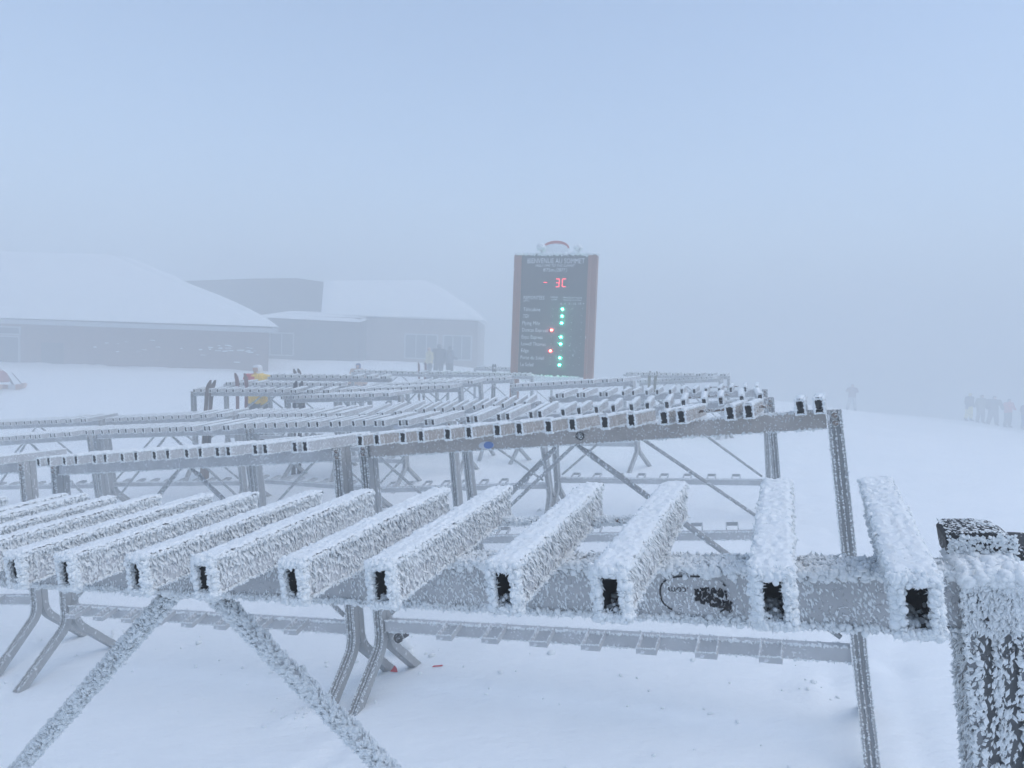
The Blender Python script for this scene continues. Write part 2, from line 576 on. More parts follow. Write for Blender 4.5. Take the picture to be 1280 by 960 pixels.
def tube_mesh(name, ln, heavy, metal, yc):
    """hollow rectangular tube along y, bottom on z=0, centred on y=yc, far end closed, rime on top and round the mouth"""
    mb = MB()
    y0, y1 = yc - ln / 2, yc + ln / 2
    a, h, wt = TW_ / 2, TH_, 0.0035
    out = [(-a, 0), (a, 0), (a, h), (-a, h)]
    inn = [(-a + wt, wt), (a - wt, wt), (a - wt, h - wt), (-a + wt, h - wt)]
    v = [(x, y0, z) for x, z in out] + [(x, y1, z) for x, z in out] + [(x, y0, z) for x, z in inn] + [(x, y1 - 0.01, z) for x, z in inn]
    mb.add(v, [(0, 1, 5, 4), (1, 2, 6, 5), (2, 3, 7, 6), (3, 0, 4, 7), (4, 5, 6, 7), (0, 8, 9, 1), (1, 9, 10, 2), (2, 10, 11, 3), (3, 11, 8, 0)])
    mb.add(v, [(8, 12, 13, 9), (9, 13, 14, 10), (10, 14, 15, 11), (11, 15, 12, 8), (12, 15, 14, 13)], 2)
    if heavy:
        # rime cap lying along the top
        nu, nv = 22, int(ln / 0.0028)
        uu, vv = np.meshgrid(np.linspace(-1, 1, nu), np.linspace(0, 1, nv))
        sd = rng.uniform(0, 99)
        yy = y0 - 0.004 + (ln + 0.008) * vv
        xx = uu * (a + 0.0055)
        nz = vnoise(uu * 3 + sd, vv * ln * 160, sd) * 0.0035 + vnoise(uu * 9 + sd, vv * ln * 420, sd + 3) * 0.003
        th = 0.0042 + nz - 0.013 * np.clip(np.abs(uu) - 0.72, 0, 1) ** 1.2 - 0.006 * (np.abs(vv - 0.5) > 0.495)
        xx = xx + (vnoise(uu * 5, vv * ln * 330, sd + 9) - 0.5) * 0.004
        g = np.stack([xx, yy, h + th], -1).reshape(-1, 3)
        i = (np.arange(nu - 1)[None] + (np.arange(nv - 1) * nu)[:, None]).ravel()
        mb.add(g, np.stack([i, i + 1, i + nu + 1, i + nu], -1), 1, True)
        for sx in (-1, 1):
            # feathers over the side walls, hanging lumps along both edges
            nn = int(ln / 0.39 * 2300)
            face_blades(mb, (sx * a, y0, 0), (0, ln, 0), (0, 0, h), (sx, 0, 0), nn, (0, -0.55, -0.75), 0.5, (0.0018, 0.0060),
                        keep=lambda q: vnoise(q[:, 0] * 34 + sd, q[:, 1] * 4, sd) + 0.55 * q[:, 1] + 0.3 * rng.uniform(0, 1, len(q)) > 0.62)
            face_blades(mb, (sx * a, y0, h * 0.62), (0, ln, 0), (0, 0, h * 0.4), (sx, 0, 0), 520, (0, -0.35, -0.9), 0.75, (0.004, 0.0105))
            p = edge_pts((sx * (a + 0.003), y0, h + 0.001), (sx * (a + 0.003), y1, h + 0.001), 0.0011, 0.0016)
            lumps(mb, p, rng.uniform(0.0014, 0.0040, len(p)), fine=True)
            p = edge_pts((sx * (a + 0.001), y0, 0.001), (sx * (a + 0.001), y1, 0.001), 0.0012, 0.0013)
            lumps(mb, p, rng.uniform(0.001, 0.0027, len(p)), fine=True)
            d = edge_pts((sx * (a + 0.004), y0, h - 0.001), (sx * (a + 0.004), y1, h - 0.001), 0.0016, 0.0015)
            n = len(d)
            blades(mb, d, np.c_[np.full(n, sx * 0.5), rng.normal(-0.5, 0.3, n), rng.normal(-0.7, 0.2, n)], np.tile((sx, 0.2, 0.3), (n, 1)), rng.uniform(0.003, 0.008, n), rng.uniform(0.0012, 0.0026, n), rng.uniform(0.0008, 0.0015, n))
        # top granules
        n = int(ln * 2600)
        p = np.c_[rng.uniform(-a, a, n), rng.uniform(y0, y1, n), np.full(n, h + 0.0045)]
        blades(mb, p, np.c_[rng.normal(0, 0.4, n), rng.normal(-0.9, 0.2, n), rng.normal(0.5, 0.15, n)], np.tile((0, 0, 1.0), (n, 1)), rng.uniform(0.002, 0.005, n), rng.uniform(0.001, 0.0022, n), rng.uniform(0.0006, 0.0012, n))
        # thick collar round the mouth
        c4 = [(-a, 0), (a, 0), (a, h), (-a, h)]
        for q in range(4):
            for (off, rad, stp, push) in ((0.0015, 0.0036, 0.0006, -0.002), (-0.002, 0.0027, 0.0006, -0.005), (0.004, 0.0030, 0.0008, 0.002), (-0.004, 0.0018, 0.0009, -0.001)):
                (xa, za), (xb, zb) = c4[q], c4[(q + 1) % 4]
                sgn = lambda u, c, k: u + (k if u > c else -k)
                A_ = (sgn(xa, 0, off), y0 + push, sgn(za, h / 2, off))
                B_ = (sgn(xb, 0, off), y0 + push, sgn(zb, h / 2, off))
                p = edge_pts(A_, B_, stp, 0.0012)
                lumps(mb, p, rng.uniform(0.35, 1.15, len(p)) * rad * 1.12)
                k_ = p[::3]
                cx = k_ - np.array((0, 0, h / 2))
                dd = np.c_[cx[:, 0] * 25, np.full(len(k_), -0.5), cx[:, 2] * 18] + rng.normal(0, 0.5, (len(k_), 3))
                blades(mb, k_, dd, rng.normal(0, 1, (len(k_), 3)), rng.uniform(0.003, 0.0075, len(k_)), rng.uniform(0.001, 0.0022, len(k_)), rng.uniform(0.0008, 0.0016, len(k_)))
        # rime grown inside the mouth
        p = np.c_[rng.uniform(-a + 0.004, a - 0.004, 60), rng.uniform(y0, y0 + 0.05, 60), np.abs(rng.normal(0.004, 0.004, 60))]
        lumps(mb, p, rng.uniform(0.0015, 0.004, 60))
        lumps(mb, edge_pts((-a, y1, h), (a, y1, h), 0.002, 0.002), 0.003)
    else:
        # thin cap plus crumbs along the edges
        n = int(ln / 0.014)
        ys = np.linspace(y0 - 0.002, y1 + 0.002, n)
        row = np.array([(-a - 0.002, -0.003), (-a * 0.9, 0.0045), (0, 0.006), (a * 0.9, 0.0045), (a + 0.002, -0.003)])
        g = np.array([(x, y, h + z + rng.normal(0, 0.0007)) for y in ys for x, z in row])
        i = (np.arange(4)[None] + (np.arange(n - 1) * 5)[:, None]).ravel()
        mb.add(g, np.stack([i, i + 1, i + 6, i + 5], -1), 1, True)
        for sx in (-1, 1):
            for z, k, s in ((h, 0.005, 0.0052), (0.0, 0.006, 0.0042)):
                p = edge_pts((sx * a, y0, z), (sx * a, y1, z), k, 0.0012)
                lumps(mb, p, rng.uniform(0.6, 1.3, len(p)) * s, fine=False)
        c4 = [(-a, 0), (a, 0), (a, h), (-a, h)]
        for q in range(4):
            (xa, za), (xb, zb) = c4[q], c4[(q + 1) % 4]
            p = edge_pts((xa, y0 - 0.001, za), (xb, y0 - 0.001, zb), 0.0028, 0.001)
            lumps(mb, p, rng.uniform(0.6, 1.3, len(p)) * 0.0048, fine=False)
        for sx in (-1, 1):
            face_blades(mb, (sx * a, y0, 0), (0, ln, 0), (0, 0, h), (sx, 0, 0), int(ln * 420), (0, -0.5, -0.7), 0.4, (0.003, 0.007))
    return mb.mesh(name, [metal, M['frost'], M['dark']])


def bar_x(mb, x0, x1, y0, y1, z0, z1, heavy, dens=1.0):
    mb.box(x0, x1, y0, y1, z0, z1)
    for (y, z, k) in ((y0, z1, 1.25), (y0, z0, 1.0), (y1, z1, 0.8)):
        if heavy:
            p = edge_pts((x0, y, z), (x1, y, z), 0.0009, 0.0022)
            lumps(mb, p, rng.uniform(0.3, 1.1, len(p)) * 0.0038 * k)
            n = int((x1 - x0) / 0.002)
            d = edge_pts((x0, y, z), (x1, y, z), 0.0011, 0.002)
            n = len(d)
            blades(mb, d, np.c_[rng.normal(0.1, 0.4, n), rng.normal(-0.5, 0.3, n), rng.normal(-0.6 if z == z0 else 0.3, 0.4, n)], rng.normal(0, 1, (n, 3)), rng.uniform(0.003, 0.009, n), rng.uniform(0.0015, 0.003, n), rng.uniform(0.001, 0.002, n))
        else:
            p = edge_pts((x0, y, z), (x1, y, z), 0.0065 / dens, 0.0016)
            lumps(mb, p, rng.uniform(0.5, 1.4, len(p)) * 0.0053 * k, fine=False)


def beam_mesh(name, heavy, metal):
    mb = MB()
    L = LA if heavy else globals()['L']
    x = L / 2
    bar_x(mb, -x, x, 0, BD, -BH, 0, heavy)
    if heavy:
        face_blades(mb, (-x, 0, -BH), (L, 0, 0), (0, 0, BH), (0, -1, 0), 9000, (0.25, 0, -0.9), 0.35, (0.0016, 0.0046),
                    keep=lambda s: vnoise(s[:, 0] * 60, s[:, 1] * 3, 5) + 0.35 * rng.uniform(0, 1, len(s)) > 0.55)
        n = 7000
        p = np.c_[rng.uniform(-x, x, n), rng.uniform(0, BD, n), np.full(n, 0.001)]
        lumps(mb, p, rng.uniform(0.002, 0.005, n), fine=False)
        p = np.c_[rng.uniform(-x, x, 1500), np.full(1500, -0.002), -np.abs(rng.normal(0, 0.006, 1500))]
        lumps(mb, p, rng.uniform(0.002, 0.0055, 1500))
    else:
        face_blades(mb, (-x, 0, -BH), (L, 0, 0), (0, 0, BH), (0, -1, 0), 900, (0.2, 0, -0.6), 0.5, (0.002, 0.006))
        n = 1200
        p = np.c_[rng.uniform(-x, x, n), rng.uniform(0.005, BD, n), np.full(n, 0.001)]
        lumps(mb, p, rng.uniform(0.003, 0.007, n), fine=False)
    return mb.mesh(name, [metal, M['frost']])


def sweep(mb, prof, path, mat=0):
    """profile (x, n) swept along a path of (y, z) points"""
    path = np.array(path, float)
    k, V = len(prof), []
    for i in range(len(path)):
        t = path[min(i + 1, len(path) - 1)] - path[max(i - 1, 0)]
        t /= np.linalg.norm(t)
        nrm = np.array((t[1], -t[0]))      # going down: points to -y
        for x, q in prof:
            y, z = path[i] + nrm * q
            V.append((x, y, z))
    Fq = [(i * k + j, i * k + (j + 1) % k, (i + 1) * k + (j + 1) % k, (i + 1) * k + j) for i in range(len(path) - 1) for j in range(k)]
    b = mb.n
    mb.add(V, Fq, mat)
    mb.p.append((np.array([[b + j for j in range(k)]]), mat, False))
    mb.p.append((np.array([[b + (len(path) - 1) * k + j for j in range(k)][::-1]]), mat, False))
    return np.array(V).reshape(len(path), k, 3)


def leg_mesh(name, heavy, front):
    """bent channel leg: straight down, then out to one side as a foot"""
    mb = MB()
    s = 1 if front else -1
    hw, dp = (0.029 if heavy else 0.026), 0.042
    # outer face with a sunken groove and two lips
    prof = [(-hw, 0), (-hw, dp), (-hw + 0.009, dp), (-hw + 0.011, dp - 0.012), (-0.004, dp - 0.012), (-0.002, dp - 0.004), (0.002, dp - 0.004), (0.004, dp - 0.012), (hw - 0.011, dp - 0.012), (hw - 0.009, dp), (hw, dp), (hw, 0)]
    y = 0.0
    path = [(y, 0.002), (y, -0.3), (y, -0.6), (y, -0.9), (y, -0.97)]
    rad, ang = 0.17, R(47)
    for i in range(1, 11):
        a = ang * i / 10
        path.append((y - s * rad * (1 - math.cos(a)), -0.97 - rad * math.sin(a)))
    ey, ez = path[-1]
    ln = 0.38
    for q in (0.5, 1.0):
        path.append((ey - s * ln * q * math.sin(ang), ez - ln * q * math.cos(ang)))
    if front:
        G = sweep(mb, prof, path)
    else:
        G = sweep(mb, [(x, -q) for x, q in prof][::-1], path)
    k = G.shape[1]
    lips = (1, 2, 9, 10, 5) if front else (k - 2, k - 3, 2, 1, 6)
    for j in lips:
        for i in range(len(path) - 1):
            st = 0.003 if heavy else 0.005
            p = edge_pts(G[i, j], G[i + 1, j], st, 0.0012)
            if not heavy:
                p = p[vnoise(p[:, 2] * 25 + j * 3, p[:, 1] * 3, 4) > 0.22]
            lumps(mb, p, rng.uniform(0.4, 1.2, len(p)) * (0.004 if heavy else 0.0038), fine=False)
    if heavy:
        for sx in (-1, 1):
            face_blades(mb, (sx * hw, -s * 0.0, -0.5), (0, -s * dp, 0), (0, 0, 0.5), (sx, 0, 0), 700, (0, -0.5, -0.7), 0.6, (0.003, 0.008))
        face_blades(mb, (-hw, -s * dp, -0.5), (2 * hw, 0, 0), (0, 0, 0.5), (0, -s, 0), 4200, (-0.4, 0, -0.75), 0.55, (0.0014, 0.0062),
                    keep=lambda q: rng.uniform(0, 1, len(q)) < np.where((np.abs(q[:, 0] - 0.5 - 0.05 * np.sin(q[:, 1] * 40)) < 0.09) | (q[:, 0] > 0.9), 1.0, 0.20) * np.clip(0.4 + vnoise(q[:, 0] * 3, q[:, 1] * 22, 8), 0, 1))
        face_blades(mb, (-hw, -s * dp, -0.06), (2 * hw, 0, 0), (0, 0, 0.064), (0, -s, 0), 700, (-0.4, 0, -0.7), 0.7, (0.0018, 0.007))
        n = 900
        p = np.c_[rng.uniform(-hw, hw, n), -s * rng.uniform(0, dp, n), rng.normal(0.003, 0.003, n)]
        lumps(mb, p, rng.uniform(0.003, 0.008, n))
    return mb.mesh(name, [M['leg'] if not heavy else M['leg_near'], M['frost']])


def bracket_mesh(name, side):
    """flat bar bent into a U that sticks out of the lower rail"""
    mb = MB()
    w2, ln, t, hh = 0.043, 0.105, 0.006, 0.026
    s = -1 if side == 'front' else 1
    ya = 0.0 if side == 'front' else BD
    yb = ya + s * ln
    lo, hi = min(ya, yb), max(ya, yb)
    z0, z1 = RAIL_Z - 0.012, RAIL_Z - 0.012 + hh
    dz = -0.030 if side == 'front' else 0.012
    for x0 in (-w2, w2 - t):
        v = np.array([(x0 + dx, y, z + (dz if y == yb else 0)) for dx in (0, t) for y in (ya, yb) for z in (z0, z1)], float)
        mb.add(v, [(0, 1, 3, 2), (4, 6, 7, 5), (0, 4, 5, 1), (2, 3, 7, 6), (0, 2, 6, 4), (1, 5, 7, 3)])
        p = edge_pts((x0 + t / 2, ya, z1), (x0 + t / 2, yb, z1 + dz), 0.005, 0.001)
        lumps(mb, p, rng.uniform(0.6, 1.2, len(p)) * 0.0035, fine=False)
    y_, y2 = (yb - t, yb) if s > 0 else (yb, yb + t)
    mb.box(-w2 + t, w2 - t, y_, y2, z0 + dz + 0.0005, z1 + dz - 0.0005)
    p = edge_pts((-w2, yb, z1 + dz), (w2, yb, z1 + dz), 0.005, 0.001)
    lumps(mb, p, 0.0036, fine=False)
    return mb.mesh(name, [M['metal_film'], M['frost']])


def brace_mesh(name, s, heavy):
    mb = MB()
    L = LA if heavy else globals()['L']
    c0 = 0.055 if heavy else 0.0
    a, b = np.array((c0 + s * 0.045, 0.022, -BH - 0.002)), np.array((s * (L / 2 - 0.03) * (0.84 if heavy else 1.0), 0.022, RAIL_Z + 0.03))
    d = (b - a) / np.linalg.norm(b - a)
    mb.tube([a, a + d * 0.03, a + d * 0.06, (a + b) / 2, b - d * 0.05, b], [0.008, 0.010, 0.013, 0.013, 0.012, 0.010], 10)
    n = 5200 if heavy else 420
    t = rng.uniform(0, 1, n)
    an = rng.uniform(0, 2 * math.pi, n)
    e1 = np.cross(d, (0, 1, 0))
    e1 /= np.linalg.norm(e1)
    e2 = np.array((0, 1.0, 0))
    nr = np.cos(an)[:, None] * e1 + np.sin(an)[:, None] * e2
    p = a + (b - a) * t[:, None] + nr * 0.0135
    if heavy:
        front = nr[:, 1] < 0.45
        p, nr = p[front], nr[front]
        n = len(p)
        l = rng.uniform(0.005, 0.013, n)
        dr = -d * s * 0.0 + nr * 0.65 + np.array((-0.35 * s, -0.2, 0.55)) + rng.normal(0, 0.25, (n, 3))
        blades(mb, p, dr, nr, l, l * 0.55, l * 0.3)
        m = p[::2]
        lumps(mb, m + nr[::2] * 0.002, rng.uniform(0.002, 0.0055, len(m)))
    else:
        lumps(mb, p, rng.uniform(0.002, 0.0055, n), fine=False)
    return mb.mesh(name, [M['metal_rime'] if heavy else M['leg'], M['frost']])


def bolt_mesh(name, heavy=False):
    mb = MB()
    k = 12
    for r0, y0, y1 in ((0.013, 0.0, -0.005), (0.008, -0.005, -0.012)):
        mb.tube([(0, y0, 0), (0, y1, 0)], r0, k)
    p = np.array([(0.0125 * math.cos(q), -0.006, 0.0125 * math.sin(q)) for q in np.linspace(0, 6.28, 22)])
    lumps(mb, p, rng.uniform(0.0015, 0.0032, len(p)), fine=False)
    return mb.mesh(name, [M['bolt'], M['frost']])


def rod_mesh(name, ln, heavy):
    mb = MB()
    mb.tube([(0, 0, 0), (ln / 2, 0, 0), (ln, 0, 0)], 0.006, 8)
    n = int(ln * (7000 if heavy else 900))
    an = rng.uniform(0, 6.28, n)
    p = np.c_[rng.uniform(0, ln, n), 0.006 * np.cos(an), 0.006 * np.sin(an)]
    if heavy:
        lumps(mb, p, rng.uniform(0.0015, 0.0042, n), fine=False)
    else:
        lumps(mb, p[p[:, 2] > -0.001], 0.004, fine=False)
    return mb.mesh(name, [M['bolt'], M['frost']])


M['metal_rime'] = frosted('rimed_brace', (0.45, 0.46, 0.47), 0.24, 120, film=0.4, metal=0.0)
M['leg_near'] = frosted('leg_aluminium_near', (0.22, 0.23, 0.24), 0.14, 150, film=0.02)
ME = {}
for nm, heavy in (('near', True), ('far', False)):
    ME['leg_f_' + nm] = leg_mesh('leg', heavy, True)
    ME['leg_r_' + nm] = leg_mesh('leg', heavy, False)
    for s in (-1, 1):
        ME['brace%d_%s' % (s, nm)] = brace_mesh('brace', s, heavy)
    ME['rod_' + nm] = rod_mesh('tie_rod', 0.30, heavy)
ME['beam_near'] = beam_mesh('beam', True, M['metal_near'])
ME['beam_bare'] = beam_mesh('beam', False, M['metal_bare'])
ME['beam_film'] = beam_mesh('beam', False, M['metal_film'])
YC = 0.012
M['metal_tube'] = frosted('rimed_tube', (0.52, 0.54, 0.56), 0.20, 190, film=0.30, metal=0.05)
ME['tube_near'] = [tube_mesh('tube', 0.42, True, M['metal_tube'], YC + 0.03) for _ in range(4)]
ME['tube_near_long'] = [tube_mesh('tube', 0.55, True, M['metal_tube'], YC) for _ in range(1)]
ME['tube_bare'] = [tube_mesh('tube', 0.39, False, M['metal_bare'], YC) for _ in range(2)]
ME['tube_bare_long'] = [tube_mesh('tube', 0.55, False, M['metal_bare'], YC + 0.06)]
ME['tube_film'] = [tube_mesh('tube', 0.39, False, M['metal_film'], YC) for _ in range(2)]
ME['tube_film_long'] = [tube_mesh('tube', 0.55, False, M['metal_film'], YC + 0.06)]
ME['br_front'] = bracket_mesh('bracket', 'front')
ME['br_back'] = bracket_mesh('bracket', 'back')
ME['bolt'] = bolt_mesh('bolt')
rm = MB()
bar_x(rm, -LA / 2, LA / 2, 0, BD, RAIL_Z - 0.058, RAIL_Z, False)
ME['rail_near'] = rm.mesh('lower_rail', [M['metal_film'], M['frost']])
rm = MB()
bar_x(rm, -L / 2, L / 2, 0, BD, RAIL_Z - 0.058, RAIL_Z, False)
ME['rail'] = rm.mesh('lower_rail', [M['metal_film'], M['frost']])

LABELS = {
    'A': 'ski rack smothered in thick white rime, its frosted black end cap beside the post',
    'B1': 'brownish bare-metal ski rack with a blue and white sticker and black plug on its beam',
    'B2': 'grey ski rack joined to the left end of the brownish rack with the blue sticker',
    'B3': 'grey ski rack running out of view beside the rack joined to the brownish one',
    'C1': 'ski rack directly behind the brownish rack, ending in a leg near its right post',
    'C2': 'pale ski rack with an oval white sticker, one row behind the brownish rack',
    'C3': 'pale ski rack in line with the oval-stickered rack, one place further from the sign',
    'C4': 'pale ski rack at the open-snow end of the row with the oval-stickered rack',
    'D1': 'ski rack in the third row behind the brownish rack, below the status sign',
    'D2': 'ski rack with fanned long tubes, in line with the rack below the status sign',
    'D3': 'ski rack in the third row, between the fanned-tube rack and the yellow-jacketed person',
    'D4': 'ski rack in the third row, in front of the single skis by the open snow',
    'D5': 'low plain ski rack at the open-snow end of the third row',
    'E1': 'ski rack with a short end post just beside the black-tipped skis',
    'F1': 'bare ski rack standing clear on open snow, a pair of skis leaning at its end',
    'G1': 'bare ski rack crossing in front of the person in the yellow and red jacket',
    'H1': 'pale ski rack beyond the yellow-jacketed person, dark red skis standing in it',
    'I1': 'foggy ski rack right behind the rack with fanned long tubes',
    'I2': 'foggy ski rack in the middle of the distant cluster before the lodge entrance',
    'I3': 'foggy ski rack of the distant cluster, closest to the sign foot',
    'J1': 'ski rack standing in front of the status sign foot',
    'J2': 'short-looking foggy ski rack seen almost end-on beside the forked skis',
    'K1': 'faint bare ski rack beyond the sign with one forked pair of skis',
    'L1': 'faintest ski rack beside the sign post with a lone ski tip above it',
    'M1': 'hazy ski rack before the dark lodge entrance, person in blue hat behind it',
    'M2': 'hazy ski rack before the lodge windows with three people beyond',
}


def tube_layout(mirror, near=False):
    """x positions from the left leg; True = long narrow-pair tube"""
    out = []
    if near:
        P = 0.3065
        for i in range(8, -1, -1):
            x = 1.226 - i * P
            g = 0.45 * P if i < 6 else 0.27 * P
            out += [(max(x - g, -1.25), i > 5), (max(x, -1.20), i > 5)]
        return out
    for i in range(9):
        x = (-0.985 + i * 0.24) if mirror else (-1.0 + i * 0.2505)
        narrow = (i < 3) if mirror else (i >= 6)
        g = NARROW if narrow else WIDE
        out += [(x, narrow), (x + g, narrow)]
    return out


RACK_M = {}
for key, a, b, tilt, mir in RACKS:
    fm = frame(a, b, tilt)
    RACK_M[key] = fm
    near = key == 'A'
    bare = key == 'B1'
    mk = 'near' if near else ('bare' if bare else 'film')
    lk = 'near' if near else 'far'
    base = bpy.data.objects.new('ski_rack', None)
    COL.objects.link(base)
    base.empty_display_size = 0.1
    base.matrix_world = fm @ T(0, 0, -HGT)
    tag(base, LABELS[key], 'ski rack', 'aluminium ski racks standing in rows on the snow')
    up = T(0, 0, HGT)
    link('beam', ME['beam_' + mk], base, up)
    jit = random.Random(key)
    for i, (x, narrow) in enumerate(tube_layout(mir, near)):
        lst = ME['tube_' + mk + ('_long' if narrow else '')]
        link('tube', lst[i % len(lst)], base, up @ T(x + jit.uniform(-.004, .004), jit.uniform(-.008, .008), 0.0015) @ RZ(jit.uniform(-.02, .02)))
    for s in (-1, 1):
        xl = s * ((LA if near else L) / 2 + 0.031)
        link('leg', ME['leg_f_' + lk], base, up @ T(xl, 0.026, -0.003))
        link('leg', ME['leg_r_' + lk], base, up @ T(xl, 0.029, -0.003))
        link('brace', ME['brace%d_%s' % (s, lk)], base, up)
        if key[0] in 'BCDEF':
            for z in (-0.02, -0.05):
                link('bolt', ME['bolt'], base, up @ T(xl, -0.0125, z))
    link('lower_rail', ME['rail_near' if near else 'rail'], base, up)
    if key[0] in 'BCDEFGHI':
        bs = 'br_front' if key[0] in 'BF' else 'br_back'
        for i in range(8):
            if key == 'B1' and i < 1:
                continue
            link('bracket', ME[bs], base, up @ T(-L / 2 + 0.17 + i * 0.245, 0, 0))
    xr = tube_layout(mir, near)
    if near:
        link('tie_rod', ME['rod_near'], base, up @ T(xr[13][0] + 0.02, 0.185, 0.012))
    else:
        link('tie_rod', ME['rod_far'], base, up @ T(xr[13][0], 0.13, 0.03))


def rack_part(key, name, mb, mats, x, y, z, label=None):
    base = next(o for o in bpy.data.objects if o.name.startswith('ski_rack') and o.get('label') == LABELS[key])
    o = mb.build(name, mats, base, T(x, y, z + HGT))
    if label:
        o['label'] = label
    return o


# black end cap on the near rack
mb = MB()
poly = [(-0.05, 0), (-0.052, 0.026), (-0.045, 0.034), (-0.01, 0.034), (0.006, 0.031), (0.018, 0.022), (0.020, 0.017), (0.040, 0.016), (0.052, 0.010), (0.056, 0)]
mb.prism(poly, T(0, -0.03, 0), 0.06)
n = 420
px = rng.uniform(-0.05, 0.02, n)
top = np.interp(px, [-0.05, -0.01, 0.006, 0.02, 0.05], [0.033, 0.034, 0.031, 0.018, 0.012])
p = np.c_[px, rng.uniform(-0.03, 0.03, n), top]
blades(mb, p, np.c_[rng.normal(-.6, .3, n), rng.normal(-.4, .3, n), rng.normal(.3, .2, n)], np.tile((0, 0, 1.0), (n, 1)), rng.uniform(.002, .005, n), rng.uniform(.001, .0025, n), rng.uniform(.0006, .0014, n))
p = np.c_[rng.uniform(-0.05, 0.02, 500), np.full(500, -0.031), rng.uniform(0, 0.03, 500)]
lumps(mb, p, rng.uniform(0.0012, 0.003, 500), fine=False)
rack_part('A', 'end_cap', mb, [M['black'], M['frost']], LA / 2 + 0.05, 0.075, 0.002, 'frosted black plastic end cap')

# sticker with an upside-down web address on the near rack
m_st = frosted('sticker_grey', (0.44, 0.45, 0.46), 0.17, 190, film=0.06, metal=0.0)
m_ink = plain('sticker_black', (0.012, 0.012, 0.014), 0.6)


def text_mesh(txt, size, shear=0.0, ext=0.0):
    cu = bpy.data.curves.new('txt', 'FONT')
    cu.body = txt
    cu.size = size
    cu.shear = shear
    cu.extrude = ext
    cu.resolution_u = 2
    o = bpy.data.objects.new('txt', cu)
    COL.objects.link(o)
    dg = bpy.context.evaluated_depsgraph_get()
    me = bpy.data.meshes.new_from_object(o.evaluated_get(dg))
    bpy.data.objects.remove(o)
    bpy.data.curves.remove(cu)
    xs = [v.co.x for v in me.vertices] or [0]
    return me, min(xs), max(xs)


mb = MB()
k = 40
outl = []
for i in range(k):
    q = 2 * math.pi * i / k
    ex = 0.046 * math.copysign(abs(math.cos(q)) ** 0.7, math.cos(q))
    ez = 0.026 * math.copysign(abs(math.sin(q)) ** 0.8, math.sin(q))
    outl.append((ex, ez))
mb.prism(outl, T(0, 0, 0), 0.0008)
st = rack_part('A', 'sticker', mb, [m_st], LA / 2 - 0.30, -0.0007, -0.036, 'worn oval sticker stuck upside down')
mb = MB()
for i in range(k):      # broken outline
    if vnoise(np.array([i * 0.37]), np.array([2.0]), 3)[0] > 0.52:
        (xa, za), (xb, zb) = outl[i], outl[(i + 1) % k]
        for sc in (0.97,):
            mb.box(-0.0011, 0.0011, -0.0006, 0, 0, math.hypot(xb - xa, zb - za), M4=T(xa * sc, 0, za * sc) @ Matrix.Rotation(math.atan2(xb - xa, zb - za), 4, 'Y'))
mb.build('outline', [m_ink], st, T(0, -0.0004, 0))
mb = MB()
for i in range(70):     # worn block of lettering, hardly legible
    u = i / 69
    x = 0.002 + 0.044 * u
    for _ in range(2):
        zc = -0.006 * u + rng.uniform(-0.012, 0.013) * (0.65 + 0.6 * u)
        w_ = rng.uniform(0.0006, 0.0017)
        mb.box(-w_, w_, -0.0006, 0, -rng.uniform(.001, .003), rng.uniform(.001, .003), M4=T(x + rng.normal(0, .001), 0, zc) @ Matrix.Rotation(rng.uniform(-.9, .9), 4, 'Y'))
mb.build('lettering', [m_ink], st, T(0, -0.0005, 0))
me, x0, x1 = text_mesh('.com', 0.014)
me.materials.append(m_ink)
o = link('lettering', me, st, T(-0.006, -0.0010, 0.010) @ Matrix.Rotation(math.pi, 4, 'Y') @ Matrix.Rotation(R(90), 4, 'X'))

# blue and white sticker, black plug on the brownish rack; white oval on the next row
m_white = plain('sticker_white', (0.62, 0.66, 0.72), 0.6)
m_blue = plain('sticker_blue', (0.12, 0.22, 0.50), 0.6)


def ellipse(a, b, k=28, x0=-9, x1=9):
    return [(min(max(a * math.cos(2 * math.pi * i / k), x0), x1), b * math.sin(2 * math.pi * i / k)) for i in range(k)]


mb = MB().prism(ellipse(0.042, 0.019), T(), 0.001)
st = rack_part('B1', 'sticker', mb, [m_white], -0.40, -0.0035, -0.047, 'oval blue and white sticker')
MB().prism([(0.012 + 0.026 * math.cos(q), 0.017 * math.sin(q)) for q in np.linspace(0, 6.283, 24)[:-1]], T(), 0.001).build('emblem', [m_blue], st, T(0, -0.0011, 0))
mb = MB()
mb.tube([(0, 0.002, 0), (0, -0.006, 0)], 0.020, 18)
lumps(mb, np.c_[rng.normal(0, 0.009, 60), np.full(60, -0.0065), rng.normal(0, 0.009, 60)], rng.uniform(0.001, 0.003, 60), fine=False)
rack_part('B1', 'plug', mb, [M['black'], M['frost']], 0.075, -0.001, -0.034, 'round black plug')
mb = MB().prism(ellipse(0.040, 0.018), T(), 0.001)
rack_part('C2', 'sticker', mb, [m_white], 0.58, -0.0035, -0.036, 'oval white sticker')
# black clamp knob on the leg of the brownish rack
mb = MB()
mb.box(-0.02, 0.03, -0.02, 0.03, 0.0, 0.05)
mb.tube([(0.01, -0.02, 0.01), (0.01, -0.045, 0.01)], 0.024, 14)
lumps(mb, np.c_[rng.uniform(-.02, .035, 60), np.full(60, -0.03), rng.uniform(-.01, .05, 60)], rng.uniform(0.002, 0.005, 60), fine=False)
rack_part('B1', 'clamp', mb, [M['black'], M['frost']], -L / 2 + 0.05, 0.06, -1.02, 'black clamp knob')

